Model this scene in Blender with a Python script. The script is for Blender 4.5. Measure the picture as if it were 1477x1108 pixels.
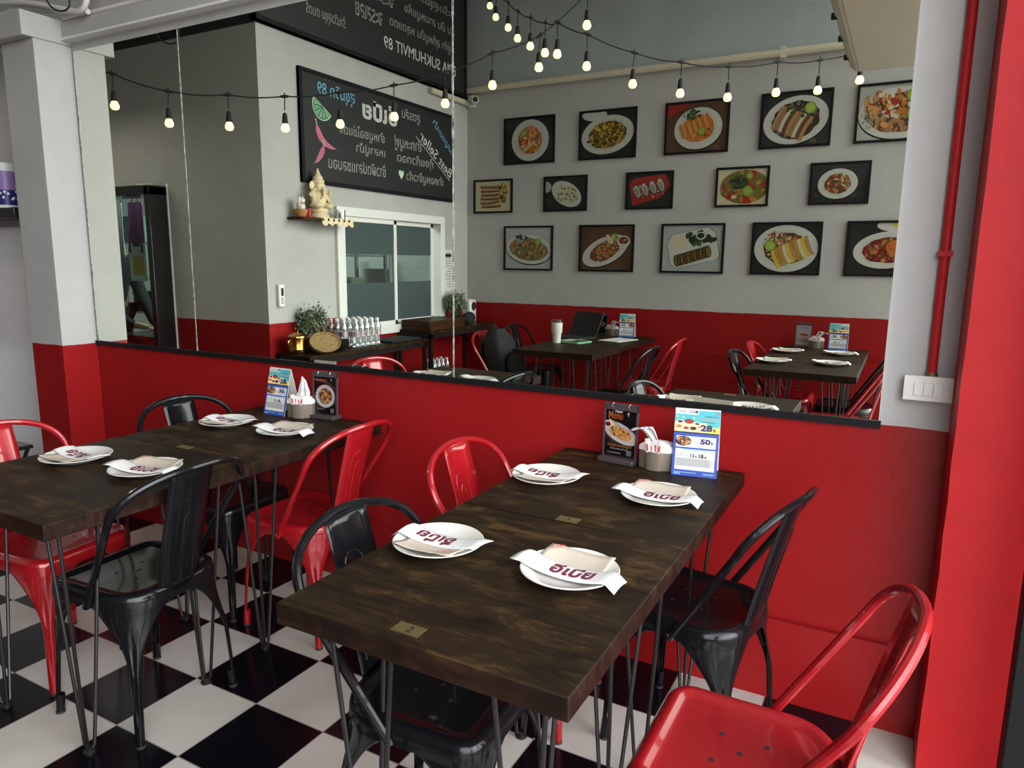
import bpy, math, random
from mathutils import Vector, Matrix
sc = bpy.context.scene
for o in list(bpy.data.objects): bpy.data.objects.remove(o)
COL = sc.collection
PI = math.pi
# ---------------------------------------------------------------- camera
CAM = Vector((0.0, -2.3076, 1.4061)); YAW, PITCH, ROLL, FPX = 0.4983, -0.1711, 0.0110, 1028.7
fw = Vector((-math.sin(YAW)*math.cos(PITCH), math.cos(YAW)*math.cos(PITCH), math.sin(PITCH)))
rt = Vector((math.cos(YAW), math.sin(YAW), 0)); up = rt.cross(fw)
r2 = math.cos(ROLL)*rt + math.sin(ROLL)*up; u2 = -math.sin(ROLL)*rt + math.cos(ROLL)*up
cd = bpy.data.cameras.new('camera'); cam = bpy.data.objects.new('camera', cd); COL.objects.link(cam)
cd.sensor_fit = 'HORIZONTAL'; cd.sensor_width = 36.0; cd.lens = FPX*36/1477; cd.clip_start = 0.05; cd.clip_end = 200
cam.matrix_world = Matrix(((r2.x, u2.x, -fw.x, CAM.x), (r2.y, u2.y, -fw.y, CAM.y), (r2.z, u2.z, -fw.z, CAM.z), (0, 0, 0, 1)))
sc.camera = cam
# ---------------------------------------------------------------- world, exposure, daylight
sc.view_settings.view_transform = 'Standard'; sc.view_settings.look = 'None'
sc.view_settings.gamma = 1.0; sc.view_settings.use_curve_mapping = False
sc.view_settings.exposure = -0.2
BASE, LOBE, LOBE_N, LOBE2 = 1.6, 12.0, 6.0, 5.6
wd = bpy.data.worlds.new('street_sky'); sc.world = wd; wd.use_nodes = True
nt = wd.node_tree; bg = nt.nodes['Background']
tc = nt.nodes.new('ShaderNodeTexCoord'); sp = nt.nodes.new('ShaderNodeSeparateXYZ'); cr = nt.nodes.new('ShaderNodeValToRGB')
nt.links.new(tc.outputs['Generated'], sp.inputs[0]); nt.links.new(sp.outputs['Z'], cr.inputs[0]); nt.links.new(cr.outputs[0], bg.inputs[0])
cr.color_ramp.elements[0].position = 0.0; cr.color_ramp.elements[0].color = (0.42, 0.41, 0.40, 1)
cr.color_ramp.elements[1].position = 0.35; cr.color_ramp.elements[1].color = (1.35, 1.42, 1.48, 1)
e = cr.color_ramp.elements.new(0.08); e.color = (0.85, 0.84, 0.82, 1)
bg.inputs['Strength'].default_value = 1.0
# two bright lobes added to the sky, aimed to light the pilaster, chalkboard and mirror walls
dx = nt.nodes.new('ShaderNodeMath'); dx.operation = 'MAXIMUM'; dx.inputs[1].default_value = 0.0
dt = nt.nodes.new('ShaderNodeVectorMath'); dt.operation = 'DOT_PRODUCT'; dt.inputs[1].default_value = Vector((0.98, -0.16, 0.12)).normalized()
nt.links.new(tc.outputs['Generated'], dt.inputs[0]); nt.links.new(dt.outputs['Value'], dx.inputs[0])
pw = nt.nodes.new('ShaderNodeMath'); pw.operation = 'POWER'; pw.inputs[1].default_value = LOBE_N; nt.links.new(dx.outputs[0], pw.inputs[0])
mg = nt.nodes.new('ShaderNodeMath'); mg.operation = 'MULTIPLY_ADD'; mg.inputs[1].default_value = LOBE; mg.inputs[2].default_value = BASE; nt.links.new(pw.outputs[0], mg.inputs[0])
d2 = nt.nodes.new('ShaderNodeVectorMath'); d2.operation = 'DOT_PRODUCT'; d2.inputs[1].default_value = Vector((0.36, -0.92, 0.14)).normalized(); nt.links.new(tc.outputs['Generated'], d2.inputs[0])
m2 = nt.nodes.new('ShaderNodeMath'); m2.operation = 'MAXIMUM'; m2.inputs[1].default_value = 0.0; nt.links.new(d2.outputs['Value'], m2.inputs[0])
p2 = nt.nodes.new('ShaderNodeMath'); p2.operation = 'POWER'; p2.inputs[1].default_value = 4.0; nt.links.new(m2.outputs[0], p2.inputs[0])
mh = nt.nodes.new('ShaderNodeMath'); mh.operation = 'MULTIPLY_ADD'; mh.inputs[1].default_value = LOBE2; nt.links.new(p2.outputs[0], mh.inputs[0]); nt.links.new(mg.outputs[0], mh.inputs[2])
nt.links.new(mh.outputs[0], bg.inputs['Strength'])
pl = bpy.data.lights.new('street_opening', 'AREA'); pl.shape = 'RECTANGLE'; pl.size = 4.0; pl.size_y = 6.2
pl.cycles.is_portal = True
po = bpy.data.objects.new('street_opening', pl); COL.objects.link(po); po.location = (0.80, -2.95, 2.0); po.rotation_euler = (0, PI/2, 0)
# lamps that hang out of view: one in the passage and one in the kitchen
def tube_lamp(name, loc, power, sx, sy, color=(1, 0.93, 0.82)):
    l = bpy.data.lights.new(name, 'AREA'); l.shape = 'RECTANGLE'; l.size = sx; l.size_y = sy; l.energy = power; l.color = color
    o = bpy.data.objects.new(name, l); COL.objects.link(o); o.location = loc; return o
tube_lamp('kitchen_tube_light', (-5.5, -2.7, 2.85), 110, 1.2, 0.1, (0.9, 1.0, 0.98))
tube_lamp('passage_tube_light', (-5.6, -0.6, 2.5), 8, 1.2, 0.1)

# ---------------------------------------------------------------- materials
MATS = {}
def mat(name, col=(0.5, 0.5, 0.5), rough=0.5, metal=0.0, coat=0.0, coat_r=0.05, spec=0.5, trans=0.0, emis=None, es=0.0, noise=0.0, nscale=8.0, bump=0.0, bscale=60.0, alpha=1.0, ior=1.45, dark=None, stretch=None):
    if name in MATS: return MATS[name]
    m = bpy.data.materials.new(name); m.use_nodes = True; N = m.node_tree.nodes; L = m.node_tree.links; b = N['Principled BSDF']
    b.inputs['Base Color'].default_value = (*col, 1); b.inputs['Roughness'].default_value = rough; b.inputs['Metallic'].default_value = metal
    b.inputs['Coat Weight'].default_value = coat; b.inputs['Coat Roughness'].default_value = coat_r
    b.inputs['Specular IOR Level'].default_value = spec; b.inputs['Transmission Weight'].default_value = trans
    b.inputs['Alpha'].default_value = alpha; b.inputs['IOR'].default_value = ior
    if emis: b.inputs['Emission Color'].default_value = (*emis, 1); b.inputs['Emission Strength'].default_value = es
    if noise or bump:
        t = N.new('ShaderNodeTexCoord'); src = t.outputs['Object']
        if stretch:
            mp = N.new('ShaderNodeMapping'); mp.inputs['Scale'].default_value = stretch; L.new(src, mp.inputs[0]); src = mp.outputs[0]
    if noise:
        n = N.new('ShaderNodeTexNoise'); n.inputs['Scale'].default_value = nscale; n.inputs['Detail'].default_value = 6; n.inputs['Roughness'].default_value = 0.65
        L.new(src, n.inputs['Vector'])
        rp = N.new('ShaderNodeValToRGB'); d = dark or tuple(c*(1-noise) for c in col)
        rp.color_ramp.elements[0].position = 0.32; rp.color_ramp.elements[0].color = (*d, 1)
        rp.color_ramp.elements[1].position = 0.66; rp.color_ramp.elements[1].color = (*col, 1)
        L.new(n.outputs['Fac'], rp.inputs[0]); L.new(rp.outputs[0], b.inputs['Base Color'])
    if bump:
        n2 = N.new('ShaderNodeTexNoise'); n2.inputs['Scale'].default_value = bscale; n2.inputs['Detail'].default_value = 4; L.new(src, n2.inputs['Vector'])
        bp = N.new('ShaderNodeBump'); bp.inputs['Strength'].default_value = bump; bp.inputs['Distance'].default_value = 0.004
        L.new(n2.outputs['Fac'], bp.inputs['Height']); L.new(bp.outputs[0], b.inputs['Normal'])
    MATS[name] = m; return m

def two_tone(name, zsplit, low, high):
    """Wall paint: satin red dado below zsplit, grey plaster above, each a little mottled."""
    m = bpy.data.materials.new(name); m.use_nodes = True; N = m.node_tree.nodes; L = m.node_tree.links; b = N['Principled BSDF']
    t = N.new('ShaderNodeNewGeometry'); s = N.new('ShaderNodeSeparateXYZ'); L.new(t.outputs['Position'], s.inputs[0])
    n = N.new('ShaderNodeTexNoise'); n.inputs['Scale'].default_value = 1.7; n.inputs['Detail'].default_value = 8; n.inputs['Roughness'].default_value = 0.7
    L.new(t.outputs['Position'], n.inputs['Vector'])
    wob = N.new('ShaderNodeMath'); wob.operation = 'MULTIPLY_ADD'; wob.inputs[1].default_value = 0.012; wob.inputs[2].default_value = zsplit-0.006
    n3 = N.new('ShaderNodeTexNoise'); n3.inputs['Scale'].default_value = 9; L.new(t.outputs['Position'], n3.inputs['Vector']); L.new(n3.outputs['Fac'], wob.inputs[0])
    g = N.new('ShaderNodeMath'); g.operation = 'GREATER_THAN'; L.new(s.outputs['Z'], g.inputs[0]); L.new(wob.outputs[0], g.inputs[1])
    def ramp(c, k):
        r = N.new('ShaderNodeValToRGB'); r.color_ramp.elements[0].position = 0.3; r.color_ramp.elements[1].position = 0.68
        r.color_ramp.elements[0].color = (*[x*k for x in c], 1); r.color_ramp.elements[1].color = (*c, 1); L.new(n.outputs['Fac'], r.inputs[0]); return r
    mx = N.new('ShaderNodeMix'); mx.data_type = 'RGBA'
    L.new(g.outputs[0], mx.inputs['Factor']); L.new(ramp(low, 0.86).outputs[0], mx.inputs['A']); L.new(ramp(high, 0.86).outputs[0], mx.inputs['B'])
    L.new(mx.outputs['Result'], b.inputs['Base Color'])
    rr = N.new('ShaderNodeMapRange'); b.inputs['Specular IOR Level'].default_value = 0.25; rr.inputs['To Min'].default_value = 0.32; rr.inputs['To Max'].default_value = 0.62; L.new(g.outputs[0], rr.inputs['Value']); L.new(rr.outputs[0], b.inputs['Roughness'])
    n2 = N.new('ShaderNodeTexNoise'); n2.inputs['Scale'].default_value = 22; n2.inputs['Detail'].default_value = 5; L.new(t.outputs['Position'], n2.inputs['Vector'])
    bp = N.new('ShaderNodeBump'); bp.inputs['Strength'].default_value = 0.22; bp.inputs['Distance'].default_value = 0.006; L.new(n2.outputs['Fac'], bp.inputs['Height']); L.new(bp.outputs[0], b.inputs['Normal'])
    MATS[name] = m; return m

RED = (0.28, 0.009, 0.010); GREY = (0.45, 0.445, 0.435)
two_tone('paint_two_tone', 0.944, RED, GREY); two_tone('paint_two_tone_high', 0.99, RED, GREY)
mat('paint_grey', GREY, 0.62, noise=0.16, nscale=1.8, bump=0.15, bscale=25)
mat('paint_red', (0.42, 0.012, 0.015), 0.5, spec=0.25, noise=0.18, nscale=2.5, bump=0.25, bscale=24)
mat('grey_sky_tint', (0.40, 0.445, 0.465), 0.65, noise=0.15, nscale=1.5)  # the wall's grey with bluish skylight put into the colour
mat('ceiling_paint', (0.5, 0.5, 0.49), 0.8)
mat('white_trim', (0.72, 0.72, 0.70), 0.45)
mat('cream_plastic', (0.56, 0.51, 0.40), 0.4, noise=0.08, nscale=3)
mat('conduit_white', (0.7, 0.68, 0.64), 0.45)
mat('conduit_cream', (0.60, 0.55, 0.43), 0.5)
mat('black_paint', (0.012, 0.012, 0.013), 0.28, coat=0.6, coat_r=0.12)
mat('chair_black', (0.005, 0.005, 0.006), 0.20, coat=0.22, coat_r=0.04, spec=0.18)
mat('chair_red', (0.30, 0.006, 0.010), 0.28, metal=0.1, coat=0.6, coat_r=0.05, spec=0.35)
mat('iron', (0.035, 0.034, 0.034), 0.38, metal=0.7)
mat('steel', (0.55, 0.55, 0.55), 0.25, metal=1.0)
mat('rubber', (0.02, 0.02, 0.02), 0.8)
mat('porcelain', (0.64, 0.615, 0.56), 0.18, coat=0.5)
mat('paper_white', (0.66, 0.64, 0.62), 0.85)
mat('paper_kraft', (0.50, 0.43, 0.35), 0.9, noise=0.10, nscale=30)
mat('ink_maroon', (0.13, 0.012, 0.035), 0.8)
mat('ink_red', (0.55, 0.05, 0.06), 0.8)
mat('brass', (0.42, 0.33, 0.14), 0.35, metal=0.9)
mat('brass_dark', (0.16, 0.13, 0.06), 0.5, metal=0.6)
mat('gold', (0.38, 0.21, 0.06), 0.22, metal=1.0)
mat('ink_black', (0.012, 0.012, 0.014), 0.6)
mat('napkin_box_taupe', (0.155, 0.125, 0.095), 0.35)
mat('off_white', (0.72, 0.70, 0.66), 0.45)
mat('tissue', (0.68, 0.66, 0.65), 0.95)
mat('acrylic_edge', (0.055, 0.042, 0.046), 0.35)
def glassy(name, col, rough=0.02, tint=0.08):
    """Thin clear sheet: mostly straight-through with a glossy surface, real on both sides."""
    m = bpy.data.materials.new(name); m.use_nodes = True; N = m.node_tree.nodes; L = m.node_tree.links; N.remove(N['Principled BSDF'])
    tr = N.new('ShaderNodeBsdfTransparent'); tr.inputs[0].default_value = (*col, 1); gl = N.new('ShaderNodeBsdfGlossy'); gl.inputs['Roughness'].default_value = rough
    lw = N.new('ShaderNodeLayerWeight'); pw_ = N.new('ShaderNodeMath'); pw_.operation = 'POWER'; pw_.inputs[1].default_value = 4.0; L.new(lw.outputs['Facing'], pw_.inputs[0]); mx = N.new('ShaderNodeMixShader'); ad = N.new('ShaderNodeMath'); ad.operation = 'MULTIPLY_ADD'; ad.inputs[1].default_value = 0.8*(1-tint); ad.inputs[2].default_value = tint
    L.new(pw_.outputs[0], ad.inputs[0]); L.new(ad.outputs[0], mx.inputs[0]); L.new(tr.outputs[0], mx.inputs[1]); L.new(gl.outputs[0], mx.inputs[2]); L.new(mx.outputs[0], N['Material Output'].inputs[0])
    MATS[name] = m; return m
glassy('acrylic', (0.90, 0.88, 0.90), 0.03, 0.05); glassy('pane_glass', (0.72, 0.80, 0.78), 0.01, 0.03); glassy('bottle_plastic', (0.88, 0.90, 0.92), 0.16, 0.34)
mat('film_teal', (0.060, 0.085, 0.085), 0.22, coat=0.4)
mat('board_black', (0.013, 0.014, 0.015), 0.55)
mat('board_rim', (0.007, 0.007, 0.008), 0.55, spec=0.2)
mat('chalk_white', (0.62, 0.62, 0.60), 0.9, noise=0.45, nscale=55)
mat('chalk_grey', (0.34, 0.34, 0.33), 0.9, noise=0.4, nscale=55)
mat('chalk_blue', (0.18, 0.42, 0.62), 0.9, noise=0.45, nscale=55)
mat('chalk_green', (0.22, 0.48, 0.28), 0.9, noise=0.45, nscale=45)
mat('chalk_pale_green', (0.52, 0.72, 0.52), 0.9, noise=0.3, nscale=45)
mat('chalk_pink', (0.60, 0.17, 0.27), 0.9, noise=0.4, nscale=45)
mat('mirror_glass', (0.83, 0.87, 0.775), 0.0, metal=1.0)
mat('mirror_edge', (0.62, 0.63, 0.58), 0.35, noise=0.85, nscale=38, metal=0.2)
mat('fabric_black', (0.014, 0.014, 0.016), 0.9)
mat('laptop_black', (0.018, 0.018, 0.02), 0.5)
mat('wicker', (0.33, 0.21, 0.085), 0.8, noise=0.6, nscale=60, bump=0.8, bscale=90)
mat('terracotta', (0.42, 0.19, 0.06), 0.7)
mat('leaf_green', (0.09, 0.13, 0.06), 0.7); mat('leaf_pale', (0.27, 0.30, 0.22), 0.7)
mat('statue_cream', (0.72, 0.60, 0.38), 0.5)
mat('candle_red', (0.32, 0.01, 0.03), 0.3)
mat('skin', (0.42, 0.25, 0.17), 0.55); mat('hair_black', (0.01, 0.009, 0.008), 0.5); mat('cloth_dark', (0.014, 0.014, 0.017), 0.9)
mat('bag_purple', (0.20, 0.035, 0.17), 0.6); mat('box_teal', (0.16, 0.26, 0.24), 0.5); mat('bag_clear', (0.55, 0.55, 0.53), 0.4)
mat('sheet_yellow', (0.50, 0.38, 0.06), 0.7)
mat('tub_blue', (0.02, 0.02, 0.16), 0.4); mat('tub_lilac', (0.28, 0.18, 0.42), 0.4)
mat('fridge_white', (0.62, 0.61, 0.62), 0.3)
mat('bulb_glow', (0.9, 0.8, 0.5), 0.3, emis=(1.0, 0.80, 0.42), es=2.0)
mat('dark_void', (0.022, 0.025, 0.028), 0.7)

def wood(name, c0, c1, c2, rough):
    m = bpy.data.materials.new(name); m.use_nodes = True; N = m.node_tree.nodes; L = m.node_tree.links; b = N['Principled BSDF']
    t = N.new('ShaderNodeTexCoord'); mp = N.new('ShaderNodeMapping'); mp.inputs['Scale'].default_value = (3.2, 7.5, 6.0); L.new(t.outputs['Object'], mp.inputs[0])
    oi = N.new('ShaderNodeObjectInfo'); ma = N.new('ShaderNodeMath'); ma.operation = 'MULTIPLY'; ma.inputs[1].default_value = 9.0; L.new(oi.outputs['Random'], ma.inputs[0])
    cb = N.new('ShaderNodeCombineXYZ'); L.new(ma.outputs[0], cb.inputs[0]); L.new(ma.outputs[0], cb.inputs[1]); L.new(cb.outputs[0], mp.inputs['Location'])
    n = N.new('ShaderNodeTexNoise'); n.inputs['Scale'].default_value = 2.3; n.inputs['Detail'].default_value = 12; n.inputs['Roughness'].default_value = 0.74; n.inputs['Distortion'].default_value = 0.35
    L.new(mp.outputs[0], n.inputs['Vector'])
    r = N.new('ShaderNodeValToRGB'); r.color_ramp.elements[0].position = 0.34; r.color_ramp.elements[0].color = (*c0, 1); r.color_ramp.elements[1].position = 0.72; r.color_ramp.elements[1].color = (*c2, 1)
    e = r.color_ramp.elements.new(0.52); e.color = (*c1, 1); L.new(n.outputs['Fac'], r.inputs[0])
    f = N.new('ShaderNodeTexNoise'); f.inputs['Scale'].default_value = 1.0; f.inputs['Detail'].default_value = 3
    mp2 = N.new('ShaderNodeMapping'); mp2.inputs['Scale'].default_value = (5, 120, 30); L.new(t.outputs['Object'], mp2.inputs[0]); L.new(mp2.outputs[0], f.inputs['Vector'])
    mx = N.new('ShaderNodeMix'); mx.data_type = 'RGBA'; mx.blend_type = 'MULTIPLY'; mx.inputs['Factor'].default_value = 0.55
    rf = N.new('ShaderNodeValToRGB'); rf.color_ramp.elements[0].position = 0.35; rf.color_ramp.elements[0].color = (0.35, 0.33, 0.3, 1); rf.color_ramp.elements[1].position = 0.6; L.new(f.outputs['Fac'], rf.inputs[0])
    L.new(r.outputs[0], mx.inputs['A']); L.new(rf.outputs[0], mx.inputs['B']); L.new(mx.outputs['Result'], b.inputs['Base Color'])
    b.inputs['Roughness'].default_value = rough; b.inputs['Coat Weight'].default_value = 0.0; b.inputs['Coat Roughness'].default_value = 0.16; b.inputs['Specular IOR Level'].default_value = 0.13
    rr = N.new('ShaderNodeMapRange'); rr.inputs['To Min'].default_value = rough-0.08; rr.inputs['To Max'].default_value = rough+0.14; L.new(n.outputs['Fac'], rr.inputs['Value']); L.new(rr.outputs[0], b.inputs['Roughness'])
    bp = N.new('ShaderNodeBump'); bp.inputs['Strength'].default_value = 0.08; bp.inputs['Distance'].default_value = 0.002; L.new(f.outputs['Fac'], bp.inputs['Height']); L.new(bp.outputs[0], b.inputs['Normal'])
    MATS[name] = m
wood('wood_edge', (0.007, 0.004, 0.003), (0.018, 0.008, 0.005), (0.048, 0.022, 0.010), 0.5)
wood('wood_top', (0.008, 0.005, 0.003), (0.022, 0.012, 0.005), (0.095, 0.050, 0.017), 0.48)
wood('wood_box', (0.020, 0.008, 0.004), (0.055, 0.024, 0.010), (0.10, 0.05, 0.02), 0.4)

def floor_mat():
    m = bpy.data.materials.new('floor_tiles'); m.use_nodes = True; N = m.node_tree.nodes; L = m.node_tree.links; b = N['Principled BSDF']
    g = N.new('ShaderNodeNewGeometry'); s = N.new('ShaderNodeSeparateXYZ'); L.new(g.outputs['Position'], s.inputs[0])
    def mth(op, a, c=None):
        x = N.new('ShaderNodeMath'); x.operation = op
        for i, v in enumerate((a, c)):
            if v is None: continue
            if isinstance(v, (int, float)): x.inputs[i].default_value = v
            else: L.new(v, x.inputs[i])
        return x.outputs[0]
    TS = 0.2837
    u = mth('DIVIDE', mth('SUBTRACT', s.outputs['X'], -1.7004), TS); v = mth('DIVIDE', mth('SUBTRACT', s.outputs['Y'], -0.8714), TS)
    par = mth('FLOORED_MODULO', mth('ADD', mth('FLOOR', u), mth('FLOOR', v)), 2.0)
    fu = mth('FRACT', u); fv = mth('FRACT', v)
    d = mth('MINIMUM', mth('MINIMUM', fu, mth('SUBTRACT', 1.0, fu)), mth('MINIMUM', fv, mth('SUBTRACT', 1.0, fv)))
    gr = mth('LESS_THAN', d, 0.006)
    n = N.new('ShaderNodeTexNoise'); n.inputs['Scale'].default_value = 3.0; n.inputs['Detail'].default_value = 7; L.new(g.outputs['Position'], n.inputs['Vector'])
    r = N.new('ShaderNodeValToRGB'); r.color_ramp.elements[0].position = 0.3; r.color_ramp.elements[0].color = (0.46, 0.41, 0.365, 1); r.color_ramp.elements[1].position = 0.6; r.color_ramp.elements[1].color = (0.56, 0.515, 0.47, 1); L.new(n.outputs['Fac'], r.inputs[0])
    m1 = N.new('ShaderNodeMix'); m1.data_type = 'RGBA'; L.new(par, m1.inputs['Factor']); L.new(r.outputs[0], m1.inputs['A']); m1.inputs['B'].default_value = (0.003, 0.003, 0.005, 1)
    m2 = N.new('ShaderNodeMix'); m2.data_type = 'RGBA'; L.new(gr, m2.inputs['Factor']); L.new(m1.outputs['Result'], m2.inputs['A']); m2.inputs['B'].default_value = (0.20, 0.175, 0.15, 1)
    L.new(m2.outputs['Result'], b.inputs['Base Color'])
    rr = N.new('ShaderNodeMapRange'); rr.inputs['To Min'].default_value = 0.17; rr.inputs['To Max'].default_value = 0.24; L.new(n.outputs['Fac'], rr.inputs['Value']); L.new(rr.outputs[0], b.inputs['Roughness'])
    b.inputs['Specular IOR Level'].default_value = 0.33; MATS['floor_tiles'] = m
floor_mat()

# ---------------------------------------------------------------- geometry helpers
def FR(o, ex, ey):
    """Frame: origin, right, up -> matrix whose z is the surface normal."""
    ex = Vector(ex).normalized(); ey = Vector(ey).normalized(); n = ex.cross(ey); o = Vector(o)
    return Matrix(((ex.x, ey.x, n.x, o.x), (ex.y, ey.y, n.y, o.y), (ex.z, ey.z, n.z, o.z), (0, 0, 0, 1)))
_TX = {}
def text_geo(body, bold=0.0):
    k = (body, bold)
    if k not in _TX:
        c = bpy.data.curves.new('text', 'FONT'); c.body = body; c.size = 1.0; c.offset = bold; c.resolution_u = 3
        o = bpy.data.objects.new('text', c); COL.objects.link(o); bpy.context.view_layer.update()
        me = bpy.data.meshes.new_from_object(o.evaluated_get(bpy.context.evaluated_depsgraph_get()))
        vs = [v.co.copy() for v in me.vertices]; fs = [tuple(p.vertices) for p in me.polygons]
        bpy.data.objects.remove(o); bpy.data.curves.remove(c); bpy.data.meshes.remove(me)
        x0 = min(v.x for v in vs); x1 = max(v.x for v in vs); y0 = min(v.y for v in vs); y1 = max(v.y for v in vs)
        _TX[k] = (vs, fs, x0, x1, y0, y1)
    return _TX[k]

class MB:
    def __init__(s): s.v = []; s.f = []; s.m = []; s.slots = []; s.sm = []
    def slot(s, n):
        if n not in s.slots: s.slots.append(n)
        return s.slots.index(n)
    def add(s, vs, fs, m, smooth=True, M=None):
        b = len(s.v); s.v += [(M @ Vector(v)) if M is not None else Vector(v) for v in vs]; k = s.slot(m)
        for f in fs: s.f.append(tuple(b+i for i in f)); s.m.append(k); s.sm.append(smooth)
        return s
    def box(s, lo, hi, m, M=None):
        x0, y0, z0 = lo; x1, y1, z1 = hi
        vs = [(x0,y0,z0),(x1,y0,z0),(x1,y1,z0),(x0,y1,z0),(x0,y0,z1),(x1,y0,z1),(x1,y1,z1),(x0,y1,z1)]
        return s.add(vs, [(3,2,1,0),(4,5,6,7),(0,1,5,4),(1,2,6,5),(2,3,7,6),(3,0,4,7)], m, False, M)
    def poly(s, pts, m, z=0.0, M=None):
        return s.add([(p[0], p[1], z) for p in pts], [tuple(range(len(pts)))], m, False, M)
    def rect(s, x0, y0, x1, y1, m, z=0.0, M=None): return s.poly([(x0,y0),(x1,y0),(x1,y1),(x0,y1)], m, z, M)
    def ell(s, cx, cy, rx, ry, m, z=0.0, M=None, rot=0.0, n=24, jit=0.0, rnd=None):
        c, q = math.cos(rot), math.sin(rot); P = []
        for i in range(n):
            a = 2*PI*i/n; k = 1+(rnd.uniform(-jit, jit) if jit else 0); x, y = rx*k*math.cos(a), ry*k*math.sin(a); P.append((cx+c*x-q*y, cy+q*x+c*y))
        return s.poly(P, m, z, M)
    def prism(s, pts, z0, z1, m, M=None, smooth=False):
        n = len(pts); vs = [(p[0], p[1], z0) for p in pts]+[(p[0], p[1], z1) for p in pts]
        fs = [tuple(range(n-1, -1, -1)), tuple(range(n, 2*n))]+[(i, (i+1) % n, n+(i+1) % n, n+i) for i in range(n)]
        return s.add(vs, fs, m, smooth, M)
    def lathe(s, prof, m, n=24, M=None, sx=1.0, sy=1.0):
        vs = []; fs = []
        for r, z in prof:
            for i in range(n): a = 2*PI*i/n; vs.append((r*sx*math.cos(a), r*sy*math.sin(a), z))
        for j in range(len(prof)-1):
            for i in range(n): fs.append((j*n+i, j*n+(i+1) % n, (j+1)*n+(i+1) % n, (j+1)*n+i))
        if prof[0][0] > 1e-4: fs.append(tuple(range(n-1, -1, -1)))
        if prof[-1][0] > 1e-4: fs.append(tuple((len(prof)-1)*n+i for i in range(n)))
        return s.add(vs, fs, m, True, M)
    def tube(s, pts, r, m, n=8, closed=False, M=None, cap=True):
        P = [Vector(p) for p in pts]; k = len(P); R = r if isinstance(r, (list, tuple)) else [r]*k; vs = []; fs = []; prev = None
        for i, p in enumerate(P):
            a = P[(i-1) % k] if (closed or i > 0) else P[i]; c = P[(i+1) % k] if (closed or i < k-1) else P[i]
            d = (c-a).normalized()
            if prev is None:
                h = Vector((0, 0, 1)) if abs(d.z) < 0.9 else Vector((1, 0, 0)); prev = (h-d*h.dot(d)).normalized()
            else: prev = (prev-d*prev.dot(d)).normalized()
            b = d.cross(prev)
            for j in range(n): t = 2*PI*j/n; vs.append(p+(prev*math.cos(t)+b*math.sin(t))*R[i])
        for i in range(k if closed else k-1):
            for j in range(n): fs.append((i*n+j, i*n+(j+1) % n, ((i+1) % k)*n+(j+1) % n, ((i+1) % k)*n+j))
        if cap and not closed: fs.append(tuple(range(n-1, -1, -1))); fs.append(tuple((k-1)*n+j for j in range(n)))
        return s.add(vs, fs, m, True, M)
    def ball(s, c, r, m, n=14, k=9, M=None, rot=None):
        r = r if isinstance(r, (tuple, list)) else (r, r, r); vs = []; fs = []; q = rot or Matrix.Identity(3); c = Vector(c)
        for j in range(k+1):
            b = -PI/2+PI*j/k
            for i in range(n): a = 2*PI*i/n; vs.append(c+q @ Vector((r[0]*math.cos(b)*math.cos(a), r[1]*math.cos(b)*math.sin(a), r[2]*math.sin(b))))
        for j in range(k):
            for i in range(n): fs.append((j*n+i, j*n+(i+1) % n, (j+1)*n+(i+1) % n, (j+1)*n+i))
        return s.add(vs, fs, m, True, M)
    def grid(s, F, nu, nv, m, M=None, closed=False):
        vs = [F(i/nu, j/nv) for j in range(nv+1) for i in range(nu+1)]
        fs = [(j*(nu+1)+i, j*(nu+1)+i+1, (j+1)*(nu+1)+i+1, (j+1)*(nu+1)+i) for j in range(nv) for i in range(nu)]
        return s.add(vs, fs, m, True, M)
    def text(s, body, x, y, h, m, z=0.0, M=None, bold=0.0, w=None, anchor='l', shear=0.0):
        vs, fs, x0, x1, y0, y1 = text_geo(body, bold); k = h/(y1-y0); kx = k if w is None else w/(x1-x0)
        ox = {'l': x0, 'c': (x0+x1)/2, 'r': x1}[anchor]
        return s.add([(x+(v.x-ox)*kx+shear*(v.y-y0)*k, y+(v.y-y0)*k, z) for v in vs], fs, m, False, M)
    def build(s, name, parent=None, bevel=0.0, solid=0.0, subd=0, ang=35):
        me = bpy.data.meshes.new(name); me.from_pydata([tuple(v) for v in s.v], [], s.f); me.update()
        for n in s.slots: me.materials.append(MATS[n])
        me.polygons.foreach_set('material_index', s.m); me.polygons.foreach_set('use_smooth', s.sm)
        o = bpy.data.objects.new(name, me); COL.objects.link(o)
        if parent is not None: o.parent = parent
        if solid:
            q = o.modifiers.new('solid', 'SOLIDIFY'); q.thickness = solid; q.offset = 0
        if bevel:
            q = o.modifiers.new('bevel', 'BEVEL'); q.width = bevel; q.segments = 2; q.limit_method = 'ANGLE'; q.angle_limit = math.radians(40)
            me.polygons.foreach_set('use_smooth', [True]*len(me.polygons)); q.harden_normals = False
        if subd:
            q = o.modifiers.new('subd', 'SUBSURF'); q.levels = subd; q.render_levels = subd
        try: me.set_sharp_from_angle(angle=math.radians(ang))
        except Exception: pass
        return o

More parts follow.
